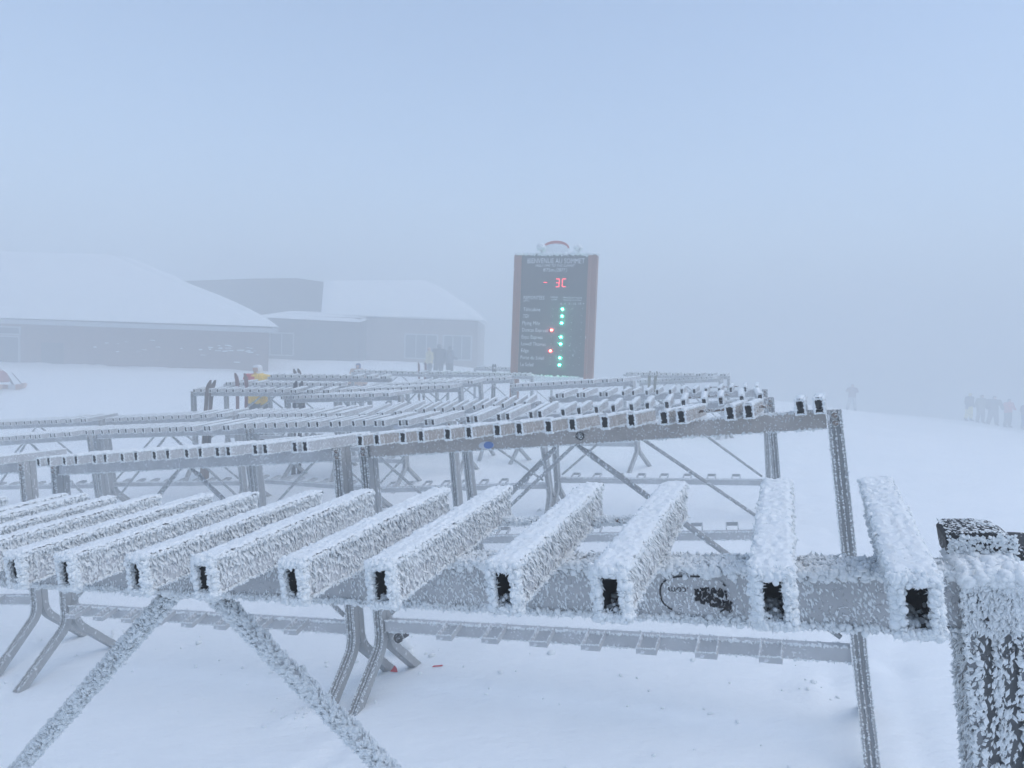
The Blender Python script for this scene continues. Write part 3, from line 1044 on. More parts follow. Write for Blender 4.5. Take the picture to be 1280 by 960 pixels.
# ------------------------------------------------------------------ fog
def make_fog():
    m = bpy.data.materials.new('fog')
    m.use_nodes = True
    t = m.node_tree
    t.nodes.clear()
    v = t.nodes.new('ShaderNodeVolumePrincipled')
    v.inputs['Color'].default_value = (*FOG_COLOR, 1)
    v.inputs['Density'].default_value = FOG_DENSITY
    v.inputs['Anisotropy'].default_value = 0.0
    o = t.nodes.new('ShaderNodeOutputMaterial')
    t.links.new(v.outputs[0], o.inputs['Volume'])
    h = MB().box(-165, 165, -165, 165, -30, 12).build('haze', [m])
    tag(h, kind='stuff')


# ------------------------------------------------------------------ status sign
def emit(name, col, strength):
    m = bpy.data.materials.new(name)
    t, b = nodes(m)
    b.inputs['Base Color'].default_value = (*col, 1)
    b.inputs['Emission Color'].default_value = (*col, 1)
    b.inputs['Emission Strength'].default_value = strength
    return m


def thing(name, label, cat, mtx, group=None):
    o = bpy.data.objects.new(name, None)
    COL.objects.link(o)
    o.empty_display_size = 0.2
    o.matrix_world = mtx
    return tag(o, label, cat, group)


M['wood'] = frosted('stained_wood', (0.26, 0.085, 0.045), 0.03, 14, metal=0.0, rough=0.7, stretch=(1, 1, 0.12), film=0.03)
M['panel'] = frosted('sign_panel', (0.020, 0.022, 0.024), 0.0, 9, metal=0.0, rough=0.6, film=0.012)
M['ink'] = plain('sign_white', (0.75, 0.77, 0.78), 0.6)
M['led_green'] = emit('led_green', (0.03, 1.0, 0.5), 80)
M['led_red'] = emit('led_red', (1.0, 0.04, 0.03), 70)
M['seg_red'] = emit('segment_red', (1.0, 0.04, 0.05), 2.4)
M['led_off'] = plain('led_off', (0.05, 0.055, 0.06), 0.4)
M['window'] = plain('dark_window', (0.035, 0.045, 0.055), 0.15)

YAW = -R(15)
SG = T(1.105, 19.1, -0.65) @ RZ(YAW)
SGZ = SG.translation.z
sign = thing('status_sign', 'tall dark ski-lift status board between brown wooden posts with lit red and green lamps', 'sign', SG)
KP = 19.1 / 853


def sp(px, py):
    dx, dy = px - 694, py - 394
    c, s_ = math.cos(ROLL), math.sin(ROLL)
    return (dx * c + dy * s_) * KP / math.cos(YAW), 2.385 - SGZ - (-dx * s_ + dy * c) * KP


zb, zt = 0.69 - SGZ, 4.08 - SGZ
for s in (-1, 1):
    mb = MB()
    xo, xi = s * 1.155, (-0.975 if s < 0 else 0.93)
    a_, b_ = min(xo, xi), max(xo, xi)
    mb.box(a_, b_, -0.09, 0.16, -0.6, zt - 0.02)
    mb.box(a_ - 0.02, a_ + 0.06, -0.115, -0.0925, 0.0, zt - 0.05)
    lumps(mb, np.c_[rng.uniform(a_, b_, 120), rng.uniform(-.1, .16, 120), np.full(120, zt - 0.01)], rng.uniform(0.02, 0.05, 120))
    mb.build('post', [M['wood'], M['frost']], sign)
mb = MB()
mb.box(-0.975, 0.93, -0.04, 0.08, zb, zt)
p = np.c_[rng.uniform(-0.9, 0.9, 260), rng.uniform(-.05, .08, 260), np.full(260, zt)]
lumps(mb, p, rng.uniform(0.015, 0.05, 260))
p = np.c_[rng.uniform(-0.9, 0.9, 160), np.full(160, -0.042), zt - np.abs(rng.normal(0, 0.025, 160))]
lumps(mb, p, rng.uniform(0.01, 0.03, 160))
panel = mb.build('panel', [M['panel'], M['frost']], sign)
mb = MB()
mb.box(-0.86, 0.80, -0.10, 0.05, zb - 0.16, zb - 0.002)
lumps(mb, np.c_[rng.uniform(-.86, .8, 200), rng.uniform(-.1, .05, 200), rng.normal(zb - 0.01, 0.015, 200)], rng.uniform(.015, .04, 200))
mb.build('lower_board', [M['frost'], M['frost']], sign, None)
# oval crest and two iced lamps on top
mb = MB()
mb.prism(ellipse(0.37, 0.20, 36), T(0, 0, 0), 0.06)
crest = mb.build('crest', [M['frost']], sign, T(-0.02, 0.0, zt + 0.16))
mb = MB()
for i in range(20):
    q0, q1 = math.pi * i / 20, math.pi * (i + 1) / 20
    pts = [(0.375 * math.cos(q0), 0.205 * math.sin(q0)), (0.375 * math.cos(q1), 0.205 * math.sin(q1)), (0.33 * math.cos(q1), 0.13 * math.sin(q1)), (0.33 * math.cos(q0), 0.13 * math.sin(q0))]
    mb.prism(pts, T(0, -0.012, 0), 0.01)
mb.build('red_arc', [plain('crest_red', (0.45, 0.06, 0.05), 0.6)], crest)
for x, hh, rr in ((-0.42, 0.17, 0.13), (0.62, 0.15, 0.10)):
    mb = MB()
    mb.tube([(0, 0, 0), (0, -0.02, hh * 0.6), (0, -0.10, hh)], 0.022, 8)
    q = rng.normal(0, 1, (170, 3))
    q = q / np.linalg.norm(q, axis=1)[:, None] * rr * 0.75 * np.array((1.0, 1.0, 0.8)) + np.array((0, -0.11, hh))
    mb.tube([(0, -0.02, hh), (0, -0.1, hh), (0, -0.19, hh - 0.03)], [rr * 0.5, rr * 0.8, rr * 0.75], 12)
    lumps(mb, q, rng.uniform(0.02, 0.045, 170))
    mb.build('lamp_head', [M['metal_film'], M['frost']], sign, T(x, 0, zt))


def put_text(txt, px0, px1, py, cap, shear=0.0, name='lettering'):
    """text with its left edge, right edge and baseline given on the sign face"""
    x0, z0 = sp(px0, py)
    x1, _ = sp(px1, py)
    me, a, b = text_mesh(txt, cap * KP / 0.70, shear)
    sc = (x1 - x0) / max(1e-6, b - a)
    me.transform(T(x0, -0.0445, z0) @ Matrix.Rotation(R(90), 4, 'X') @ Matrix.Diagonal((sc, 1, 1, 1)) @ T(-a, 0, 0))
    me.materials.clear()
    me.materials.append(M['ink'])
    return link(name, me, panel)


put_text('BIENVENUE AU SOMMET', 661.5, 731, 328.8, 6.2)
put_text('WELCOME TO THE SUMMIT', 671.5, 719.5, 333.6, 3.2, 0.3)
put_text("875m", 681, 694.5, 339.6, 4.2)
put_text("(2871')", 696, 710, 340.0, 4.2, 0.3)
put_text('REMONTÉES', 656.8, 682.5, 373.4, 4.4)
put_text('LIFTS', 656.6, 664, 376.4, 2.2, 0.3)
put_text('FERMÉ', 690.2, 698.8, 372.6, 1.9)
put_text('CLOSED', 691.0, 698.2, 375.2, 1.6, 0.3)
put_text("MINUTES D'ATTENTE", 705, 728, 373.2, 1.9)
put_text('MINUTES WAITING', 705.2, 727.6, 376.0, 1.6, 0.3)
put_text('0 - 5', 702, 708.3, 381.2, 2.6)
put_text('5 - 15', 712, 721, 381.2, 2.6)
put_text('15 +', 724, 730.5, 381.2, 2.6)
rows = [('Télécabine', 656.3, 677.5, 388.2, 'g'), ('TGV', 656, 663.5, 396.8, 'g'), ('Flying Mile', 655.2, 677, 405.2, 'g'),
        ('Duncan Express', 655, 686.5, 413.8, 'r'), ('Expo Express', 654.2, 680.2, 422.6, 'g'), ('Lowell Thomas', 653.8, 684, 431.2, 'g'),
        ('Edge', 653.7, 663.2, 439.6, 'r'), ('Porte du Soleil', 652.8, 682, 448.4, 'g'), ('Le Soleil', 652.6, 669, 457.2, 'g')]


def lamp_mesh(mat, r_, h_):
    mb = MB()
    k = 14
    mb.tube([(0, 0.004, 0), (0, -h_ * 0.5, 0), (0, -h_ * 0.85, 0), (0, -h_, 0)], [r_, r_, r_ * 0.8, r_ * 0.3], k)
    return mb.mesh('lamp', [mat])


LG, LR, LO = lamp_mesh(M['led_green'], 0.030, 0.045), lamp_mesh(M['led_red'], 0.030, 0.045), lamp_mesh(M['led_off'], 0.022, 0.012)
for txt, a, b, py, c in rows:
    put_text(txt, a, b, py, 4.6)
    dy = py - 388.2
    for col, px in enumerate((692.6, 704.6, 716.0, 728.0)):
        x, z = sp(px - dy * 0.05, py - 1.6)
        on = (c == 'r' and col == 0) or (c == 'g' and col == 1)
        link('lamp', (LR if c == 'r' else LG) if on else LO, panel, T(x, -0.042, z))
xa, za = sp(678.5, 346)
xb, zb2 = sp(712, 362)
MB().box(xa, xb, -0.052, -0.0425, zb2, za).build('display', [M['blackplain']], panel)


def seg(px0, py0, px1, py1, t=0.34):
    x0, z0 = sp(px0, py0)
    x1, z1 = sp(px1, py1)
    d = t * KP
    return (min(x0, x1) - d, max(x0, x1) + d, -0.0575, -0.0535, min(z0, z1) - d, max(z0, z1) + d)


mb = MB()
for a in ((682, 353.2, 685.6, 353.3), (697.2, 349.3, 700.6, 349.4), (697.4, 354.0, 700.4, 354.1), (696.8, 358.9, 700.2, 359), (700.7, 350, 700.6, 353.4), (700.4, 354.8, 700.3, 358.3),
          (705.2, 349.4, 708.4, 349.5), (704.5, 350, 704.4, 353.6), (704.3, 354.8, 704.2, 358.4), (704.9, 359, 708.0, 359.1)):
    mb.box(*seg(*a))
mb.build('digits', [M['seg_red']], panel)

# ------------------------------------------------------------------ people
SKIN_CACHE = {}


def body_mesh(name, arms, stance, bulk, turn):
    v, e, r = [], [], []

    def add(p, rad, prev=None):
        v.append(p)
        r.append(rad if isinstance(rad, tuple) else (rad, rad))
        if prev is not None:
            e.append((prev, len(v) - 1))
        return len(v) - 1
    b = bulk
    pel = add((0, 0, 0.93), (0.165 * b, 0.13 * b))
    wai = add((0, 0.01, 1.12), (0.165 * b, 0.13 * b), pel)
    che = add((0, 0.0, 1.33), (0.19 * b, 0.14 * b), wai)
    nec = add((0, 0.01, 1.47), (0.075, 0.07), che)
    hd = add((turn * 0.02, 0.03, 1.56), (0.10, 0.11), nec)
    add((turn * 0.02, 0.03, 1.68), (0.095, 0.105), hd)
    for s in (-1, 1):
        sh = add((s * 0.20 * b, 0, 1.39), 0.085 * b, che)
        if arms == 'down':
            el, wr, hn = (s * 0.30, -0.02, 1.12), (s * 0.29, 0.10, 0.90), (s * 0.28, 0.15, 0.83)
        elif arms == 'face':
            el, wr, hn = (s * 0.30, 0.14, 1.20), (s * 0.12, 0.24, 1.45), (s * 0.07, 0.22, 1.54)
        elif arms == 'hold':
            el, wr, hn = (s * 0.33, 0.02, 1.16), (s * 0.20, 0.26, 1.08), (s * 0.14, 0.33, 1.09)
        else:
            el, wr, hn = (s * 0.38, 0.02, 1.18), (s * 0.40, 0.16, 0.96), (s * 0.40, 0.22, 0.93)
        a = add(el, 0.068 * b, sh)
        c = add(wr, 0.052 * b, a)
        add(hn, 0.055, c)
        st = stance
        hp = add((s * 0.10, 0, 0.82), (0.115 * b, 0.12 * b), pel)
        kn = add((s * (0.11 + st * 0.5), 0.04, 0.48), 0.088 * b, hp)
        an = add((s * (0.12 + st), -0.01, 0.12), 0.078 * b, kn)
        hl = add((s * (0.125 + st), 0.03, 0.055), (0.06, 0.055), an)
        add((s * (0.14 + st), 0.20, 0.05), (0.055, 0.05), hl)
    me = bpy.data.meshes.new(name)
    me.from_pydata(v, e, [])
    o = bpy.data.objects.new(name, me)
    COL.objects.link(o)
    m = o.modifiers.new('skin', 'SKIN')
    m.use_smooth_shade = True
    for i, d in enumerate(me.skin_vertices[0].data):
        d.radius = r[i]
        d.use_root = (i == pel)
    sb = o.modifiers.new('sub', 'SUBSURF')
    sb.levels = sb.render_levels = 2
    dg = bpy.context.evaluated_depsgraph_get()
    out = bpy.data.meshes.new_from_object(o.evaluated_get(dg))
    bpy.data.objects.remove(o)
    return out


def person(label, x, y, yaw, h, jacket, pants, helmet, arms='down', stance=0.05, bulk=1.15, turn=0, second=None, group=None):
    me = body_mesh('person', arms, stance, bulk, turn)
    me.materials.clear()
    mats = [jacket, pants, helmet, M['boot'], M['skin_tone'], second or jacket]
    for m in mats:
        me.materials.append(m)
    for p in me.polygons:
        c = p.center
        if c.z > 1.50:
            i = 2
            if c.y > 0.10 and c.z < 1.60:
                i = 4
        elif c.z < 0.17:
            i = 3
        elif c.z > 0.88 or (abs(c.x) > 0.24 and c.z > 0.84):
            i = 5 if (second and c.x > 0.05 and c.z > 1.2) else 0
        else:
            i = 1
        if abs(c.x) > 0.2 and c.z < 0.93 and c.z > 0.7 and arms == 'down':
            i = 3
        p.material_index = i
    o = link('person', me, None, T(x, y, gz(x, y) - 0.015) @ RZ(yaw) @ Matrix.Scale(h / 1.78, 4))
    tag(o, label, 'person', group)
    return o


def cloth(n, c):
    return plain(n, c, 0.85, 0.15, 9)


M['boot'] = cloth('boot_black', (0.03, 0.03, 0.035))
M['skin_tone'] = plain('face_tone', (0.5, 0.33, 0.26), 0.6)
c_yel, c_blk, c_grn = cloth('cloth_yellow', (0.68, 0.60, 0.20)), cloth('cloth_black', (0.03, 0.03, 0.04)), cloth('cloth_green', (0.10, 0.12, 0.10))
c_red, c_dgr, c_pur = cloth('cloth_red', (0.55, 0.05, 0.06)), cloth('cloth_grey', (0.12, 0.13, 0.15)), cloth('cloth_purple', (0.14, 0.06, 0.10))
c_org, c_wht, c_blu, c_tan = cloth('cloth_amber', (0.85, 0.55, 0.05)), cloth('helmet_white', (0.75, 0.77, 0.8)), cloth('cloth_blue', (0.06, 0.10, 0.25)), cloth('cloth_tan', (0.5, 0.34, 0.25))
GQ = 'people standing in a line at the snow crest'
person('lone person in a dark plum jacket and pale trousers standing apart on the snow', 20.42, 40.9, R(150), 1.74, c_pur, cloth('cloth_pale', (0.40, 0.42, 0.45)), c_pur, 'face', 0.10)
person('person with yellow trousers and dark jacket at the end of the standing group', 26.2, 39.0, R(200), 1.72, c_blk, c_yel, c_yel, 'down', 0.10, 1.2, group=GQ)
person('person in all-dark green clothing between yellow trousers and the broad dark jacket', 26.95, 39.1, R(185), 1.74, c_grn, c_dgr, c_grn, 'down', 0.06, 1.2, group=GQ)
person('broad person in a dark jacket standing beside the red jacket', 27.6, 39.0, R(170), 1.80, c_blk, c_dgr, c_blk, 'out', 0.10, 1.42, group=GQ)
person('person in a red jacket and dark trousers in the standing group', 28.45, 39.0, R(190), 1.76, c_red, c_blk, c_dgr, 'hold', 0.03, 1.2, group=GQ)
person('person in a purple jacket next to the red jacket, partly out of view', 29.42, 39.0, R(200), 1.70, c_pur, c_blu, c_pur, 'out', 0.05, 1.15, group=GQ)
person('person in a yellow and red jacket and white helmet behind the racks', -4.82, 12.95, R(160), 1.66, c_org, c_dgr, c_wht, 'hold', 0.06, 1.3, second=c_red)
person('person in black with a helmet before the lodge windows', -3.25, 30.0, R(30), 1.78, c_blk, c_blk, c_dgr, 'down', 0.04, 1.2)
person('person in dark grey standing close beside the one in black', -2.80, 30.2, R(-60), 1.76, c_dgr, c_blk, c_dgr, 'hold', 0.04, 1.2)
person('person in faded yellow beside the two dark figures before the lodge', -3.62, 29.6, R(120), 1.62, cloth('cloth_cream', (0.55, 0.48, 0.25)), c_dgr, c_tan, 'down', 0.04, 1.15)
person('person in a blue hat and tan jacket behind the distant racks', -4.49, 19.9, R(170), 1.46, c_tan, c_dgr, c_blu, 'down', 0.04, 1.2)


# ------------------------------------------------------------------ skis standing in the racks
def ski_pair(label, x, y, top, col, lean=0.0, splay=0.05, gap=0.06, yaw=0.0, binding=True):
    base = gz(x, y) - 0.04
    top -= 0.05
    ln = top - base
    root = thing('skis', label, 'skis', T(x, y, base) @ RZ(yaw) @ Matrix.Rotation(lean, 4, 'Y'), 'skis left standing in the racks')
    for s in (-1, 1):
        mb = MB()
        n = 26
        V = []
        for i in range(n):
            t = i / (n - 1)
            wd = 0.033 - 0.006 * math.sin(math.pi * t)
            if t > 0.94:
                wd *= math.sqrt(max(0.12, 1 - ((t - 0.94) / 0.06) ** 2))
            yy = -0.09 * max(0, (t - 0.86) / 0.14) ** 2 + 0.02 * math.sin(math.pi * t)
            V += [(-wd, yy - 0.008, t * ln), (wd, yy - 0.008, t * ln), (wd, yy + 0.008, t * ln), (-wd, yy + 0.008, t * ln)]
        Fq = [(i * 4 + j, i * 4 + (j + 1) % 4, i * 4 + 4 + (j + 1) % 4, i * 4 + 4 + j) for i in range(n - 1) for j in range(4)]
        mb.add(V, Fq + [(0, 3, 2, 1), (4 * n - 4, 4 * n - 3, 4 * n - 2, 4 * n - 1)])
        k = mb.build('ski', [col], root, T(s * gap, 0, 0) @ Matrix.Rotation(s * splay, 4, 'Y'))
        if binding:
            b = MB()
            zc = ln * 0.42
            b.box(-0.035, 0.035, -0.075, -0.008, zc - 0.16, zc - 0.07)
            b.box(-0.03, 0.03, -0.06, -0.008, zc + 0.10, zc + 0.17)
            b.box(-0.022, 0.022, -0.03, -0.008, zc - 0.07, zc + 0.10)
            b.build('binding', [M['boot']], k)
    return root


s_br, s_rd, s_bk, s_ol = plain('ski_brown', (0.16, 0.115, 0.10), 0.4), plain('ski_red', (0.20, 0.085, 0.08), 0.4), plain('ski_black', (0.05, 0.05, 0.055), 0.4), plain('ski_olive', (0.16, 0.15, 0.10), 0.4)
ski_pair('slim brown skis leaning at the end of the rack on open snow', -4.71, 10.45, 0.89, s_br, R(3), 0.0, 0.035, R(50))
ski_pair('upright dark red skis standing right beside the yellow-jacketed person', -4.66, 11.75, 0.94, s_rd, 0, 0.01, 0.065)
ski_pair('black-tipped dark skis standing in the middle rack', -3.41, 10.85, 0.90, s_bk, 0, 0.0, 0.045, R(30))
ski_pair('leaning dark brown skis with crossed tips beyond the black-tipped pair', -3.94, 13.0, 1.0, s_br, R(-6), -0.02, 0.07)
ski_pair('forked pair of skis standing in the faint rack beyond the sign', 3.05, 14.85, 1.12, s_ol, 0, 0.03, 0.03)
ski_pair('lone pale-grey skis poking up beside the sign post', -0.52, 19.3, 1.02, s_bk, 0, 0.0, 0.03)
ski_pair('reddish skis with spread tips before the lodge', -2.62, 19.8, 0.98, s_rd, 0, 0.035, 0.05)

# ------------------------------------------------------------------ crumbs of fallen rime and snow clods
mb = MB()
q = []
for n_, a_, b_, t_, *_x in RACKS[:8]:
    A_, B_ = np.array(a_), np.array(b_)
    t = rng.uniform(0, 1, 36)
    q.append((A_ + (B_ - A_) * t[:, None])[:, :2] + rng.normal(0, 0.28, (36, 2)))
q.append(np.c_[rng.uniform(0.5, 4.0, 30), rng.uniform(1.5, 7, 30)])
for fx, fy in FEET:
    q.append(np.c_[rng.normal(fx, 0.06, 9), rng.normal(fy, 0.06, 9)])
q = np.concatenate(q)
zz = ground(q[:, 0], q[:, 1])
sz = rng.uniform(0.003, 0.011, len(q)) * np.where(rng.uniform(0, 1, len(q)) > 0.93, 2.2, 1)
lumps(mb, np.c_[q, zz + sz * 0.3], sz, mat=0)
fb = next(f for f in FEET[4:8] if abs(f[0] + 0.6) < 0.4 and f[1] > 3.6) if any(abs(f[0] + 0.6) < 0.4 and f[1] > 3.6 for f in FEET[4:8]) else FEET[5]
lumps(mb, np.c_[rng.normal(fb[0], 0.03, 30), rng.normal(fb[1], 0.03, 30), gz(fb[0], fb[1]) + rng.uniform(0.0, 0.06, 30)], rng.uniform(0.015, 0.035, 30), mat=0)
tag(mb.build('snow_crumbs', [M['frost']]), 'fallen rime crumbs and small snow clods scattered under the racks', 'snow', kind='stuff')

# ------------------------------------------------------------------ red scraps on the snow
m_scrap = plain('red_plastic', (0.55, 0.03, 0.05), 0.5)
SCRAPS = ['crumpled red scrap on the snow beside a bent rack foot', 'thin red strip lying flat on the bare snow', 'tiny red fleck on the snow in front of the rack leg']
for si, (x, y, poly) in enumerate(((-0.59, 3.64, [(-0.022, 0), (0.02, -0.004), (0.012, 0.018), (-0.002, 0.034), (-0.012, 0.016)]),
                     (-0.35, 3.59, [(-0.028, -0.004), (0.026, 0.003), (0.03, 0.010), (-0.02, 0.004)]),
                     (-0.72, 3.39, [(-0.012, -0.004), (0.014, -0.003), (0.012, 0.008), (-0.012, 0.007)]))):
    mb = MB().prism(poly, Matrix.Rotation(R(-50), 4, 'X'), 0.004)
    tag(mb.build('scrap', [m_scrap], None, T(x, y, gz(x, y) + 0.006)), SCRAPS[si], 'litter', 'red scraps on the snow')

# ------------------------------------------------------------------ snowmobile
SX, SY = -16.5, 22.5
sm = thing('snowmobile', 'red snowmobile with orange and white skis parked before the lodge door', 'snowmobile', T(SX, SY, gz(SX, SY) + 0.02) @ RZ(R(-6)))
m_red, m_or = plain('paint_red', (0.30, 0.07, 0.065), 0.6), plain('ski_orange', (0.52, 0.30, 0.20), 0.6)


def loft(mb, secs, mat=0):
    """cross sections (x, half width, z low, z high) with rounded tops"""
    V, k = [], 8
    for x, hw, z0, z1 in secs:
        for a in range(k):
            q = math.pi * a / (k - 1)
            V.append((x, hw * math.copysign(abs(math.cos(q)) ** 0.5, math.cos(q)), z0 + (z1 - z0) * math.sin(q) ** 0.6))
    n = len(secs)
    Fq = [(i * k + j, i * k + (j + 1) % k, i * k + k + (j + 1) % k, i * k + k + j) for i in range(n - 1) for j in range(k)]
    b = mb.n
    mb.add(V, Fq, mat, True)
    mb.p.append((np.array([[b + j for j in range(k)][::-1]]), mat, False))
    mb.p.append((np.array([[b + (n - 1) * k + j for j in range(k)]]), mat, False))


mb = MB()
loft(mb, [(-1.55, 0.36, 0.32, 0.70), (-1.2, 0.42, 0.25, 0.86), (-0.8, 0.42, 0.24, 0.80), (-0.45, 0.34, 0.26, 0.62), (-0.28, 0.20, 0.30, 0.46)])
mb.build('hood', [m_red], sm)
mb = MB()
loft(mb, [(-3.0, 0.19, 0.48, 0.70), (-2.5, 0.21, 0.48, 0.78), (-1.95, 0.20, 0.48, 0.72), (-1.62, 0.17, 0.48, 0.82)])
mb.build('seat', [M['boot']], sm)
mb = MB()
for i in range(26):
    q = i / 26
    L1 = 1.9
    per = 2 * L1 + 2 * math.pi * 0.19
    d = q * per
    if d < L1:
        x, z, a = -3.0 + d, 0.38, 0
    elif d < L1 + math.pi * 0.19:
        t_ = (d - L1) / 0.19
        x, z, a = -1.1 + 0.19 * math.sin(t_), 0.19 + 0.19 * math.cos(t_), -t_
    elif d < 2 * L1 + math.pi * 0.19:
        x, z, a = -1.1 - (d - L1 - math.pi * 0.19), 0.0, 0
    else:
        t_ = (d - 2 * L1 - math.pi * 0.19) / 0.19
        x, z, a = -3.0 - 0.19 * math.sin(t_), 0.19 - 0.19 * math.cos(t_), -t_
    mb.box(-0.075, 0.075, -0.19, 0.19, -0.018, 0.018, M4=T(x, 0, z) @ Matrix.Rotation(-a, 4, 'Y'))
mb.build('track', [M['blackplain']], sm)
mb = MB()
mb.box(-2.95, -1.0, -0.15, 0.15, 0.40, 0.49)
mb.build('tunnel', [m_red], sm)
for s in (-1, 1):
    mb = MB()
    pr = [(-1.05, 0.0), (-0.25, 0.0), (-0.02, 0.07), (0.06, 0.20), (0.0, 0.24), (-0.10, 0.20), (-0.4, 0.17), (-1.0, 0.14)]
    mb.prism(pr, T(0, s * 0.48 - 0.06, 0.0), 0.12)
    k = mb.build('ski', [m_or], sm)
    mb = MB()
    mb.box(-0.55, -0.28, s * 0.48 - 0.065, s * 0.48 + 0.065, 0.02, 0.172)
    mb.build('white_band', [c_wht], k)
    mb = MB()
    mb.tube([(-0.42, s * 0.48, 0.15), (-0.55, s * 0.44, 0.42), (-0.62, s * 0.30, 0.55)], 0.03, 8)
    mb.tube([(-0.10, s * 0.48, 0.20), (-0.45, s * 0.47, 0.56)], 0.014, 6)
    mb.build('spindle', [M['blackplain']], sm)
mb = MB()
mb.box(-0.3, 0.0, -0.30, 0.30, -0.008, 0.008, M4=T(-1.25, 0, 0.98) @ Matrix.Rotation(R(52), 4, 'Y'))
mb.build('windshield', [plain('windshield_plastic', (0.25, 0.28, 0.30), 0.2)], sm)
mb = MB()
mb.tube([(-1.5, 0, 0.8), (-1.6, 0, 1.02)], 0.025, 8)
mb.tube([(-1.62, -0.36, 1.02), (-1.58, -0.15, 1.04), (-1.58, 0.15, 1.04), (-1.62, 0.36, 1.02)], 0.018, 8)
mb.build('handlebar', [M['boot']], sm)
n = 90
mb = MB()
lumps(mb, np.c_[rng.uniform(-1.5, -0.5, n), rng.uniform(-.3, .3, n), rng.uniform(0.62, 0.80, n)], rng.uniform(.02, .05, n))
mb.build('snow_dusting', [M['frost'], M['frost']], sm)['kind'] = 'stuff'


# ------------------------------------------------------------------ lodge
def brick(name, c1, c2, mortar):
    m = bpy.data.materials.new(name)
    t, b = nodes(m)
    v = coords(t)
    sep = t.nodes.new('ShaderNodeMapping')
    sep.inputs['Rotation'].default_value = (R(90), 0, 0)
    t.links.new(v, sep.inputs[0])
    br = t.nodes.new('ShaderNodeTexBrick')
    br.inputs['Scale'].default_value = 3.2
    br.inputs['Mortar Size'].default_value = 0.015
    br.inputs['Color1'].default_value = (*c1, 1)
    br.inputs['Color2'].default_value = (*c2, 1)
    br.inputs['Mortar'].default_value = (*mortar, 1)
    t.links.new(sep.outputs[0], br.inputs[0])
    fr = ramp(t, noise(t, v, 1.2, 5, 0.7), 0.62, 0.80)
    t.links.new(mix(t, fr, br.outputs[0], (0.6, 0.62, 0.64)), b.inputs['Base Color'])
    b.inputs['Roughness'].default_value = 0.9
    return m


M['brick'] = brick('lodge_brick', (0.14, 0.062, 0.04), (0.19, 0.09, 0.06), (0.2, 0.16, 0.13))
M['brick2'] = brick('wing_brick', (0.20, 0.14, 0.115), (0.25, 0.18, 0.15), (0.3, 0.28, 0.26))
M['timber'] = plain('dark_timber', (0.045, 0.034, 0.028), 0.8, 0.3, 3)
M['fascia'] = plain('fascia_grey', (0.42, 0.44, 0.46), 0.7)
M['trim'] = plain('window_trim', (0.40, 0.41, 0.42), 0.6)
lodge = thing('lodge', 'low brick lodge with a huge snow-covered hip roof and white-framed windows', 'building', T(-28, 38.4, -1.0))
IL = lodge.matrix_world.inverted()


def wpart(name, mb, mats, parent, inv, label=None):
    """geometry given in world coordinates"""
    me = mb.mesh(name, mats)
    me.transform(inv)
    o = link(name, me, parent)
    return o


def slab(mb, quad, th, nu=24, nv=16, amp=0.06, seed=1, mat=0):
    """thick snow slab over a quad given by 4 corners"""
    a, b, c, d = (np.array(q, float) for q in quad)
    uu, vv = np.meshgrid(np.linspace(0, 1, nu), np.linspace(0, 1, nv))
    P = (a * ((1 - uu) * (1 - vv))[..., None] + b * (uu * (1 - vv))[..., None] + c * (uu * vv)[..., None] + d * ((1 - uu) * vv)[..., None])
    nrm = np.cross(b - a, d - a)
    if np.linalg.norm(nrm) < 1e-6:
        nrm = np.cross(b - a, c - a)
    nrm /= np.linalg.norm(nrm)
    edge = np.minimum(np.minimum(uu, 1 - uu) * nu * 0.45, np.minimum(vv, 1 - vv) * nv * 0.45)
    hgt = th * (1 - np.exp(-np.clip(edge, 0, 9) * 1.4)) + amp * (vnoise(uu * 14 + seed, vv * 10, seed) - 0.5) * np.clip(edge, 0, 1)
    top = P + nrm * hgt[..., None]
    i = (np.arange(nu - 1)[None] + (np.arange(nv - 1) * nu)[:, None]).ravel()
    mb.add(top.reshape(-1, 3), np.stack([i, i + 1, i + nu + 1, i + nu], -1), mat, True)
    mb.add(np.array([a, b, c, d]) - nrm * 0.02, [(0, 3, 2, 1)], mat)


def foot(mb, pl, z0, z1):
    n = len(pl)
    b = mb.n
    mb.add([(x, y, z0) for x, y in pl] + [(x, y, z1) for x, y in pl], [(i, (i + 1) % n, n + (i + 1) % n, n + i) for i in range(n)])
    mb.p.append((np.array([[b + i for i in range(n)][::-1]]), 0, False))
    mb.p.append((np.array([[b + n + i for i in range(n)]]), 0, False))
    return mb


wpart('wall', foot(MB(), [(-50, 38.4), (-13.75, 38.4), (-23.2, 62), (-50, 62)], -3, 1.95), [M['brick']], lodge, IL)
mb = MB()
foot(mb, [(-51, 37.75), (-13.0, 37.75), (-22.7, 62.6), (-51, 62.6)], 1.70, 1.945)
wpart('fascia', mb, [M['fascia']], lodge, IL)
mb = MB()
e0, e1, r1, r0 = (-51, 37.7, 1.95), (-12.95, 37.7, 2.05), (-29.6, 50.4, 7.0), (-51, 50.4, 7.0)
slab(mb, (e0, e1, r1, r0), 0.42, 60, 24, 0.10, 2)
slab(mb, (e1, (-22.6, 62.8, 2.05), (-29.6, 51.0, 7.0), (-29.6, 50.4, 7.0)), 0.40, 40, 20, 0.1, 3)
slab(mb, ((-22.6, 62.8, 2.05), (-51, 62.8, 1.95), (-51, 51.0, 7.0), (-29.6, 51.0, 7.0)), 0.4, 30, 10, 0.1, 4)
roof = wpart('roof', mb, [M['roof_snow']], lodge, IL)
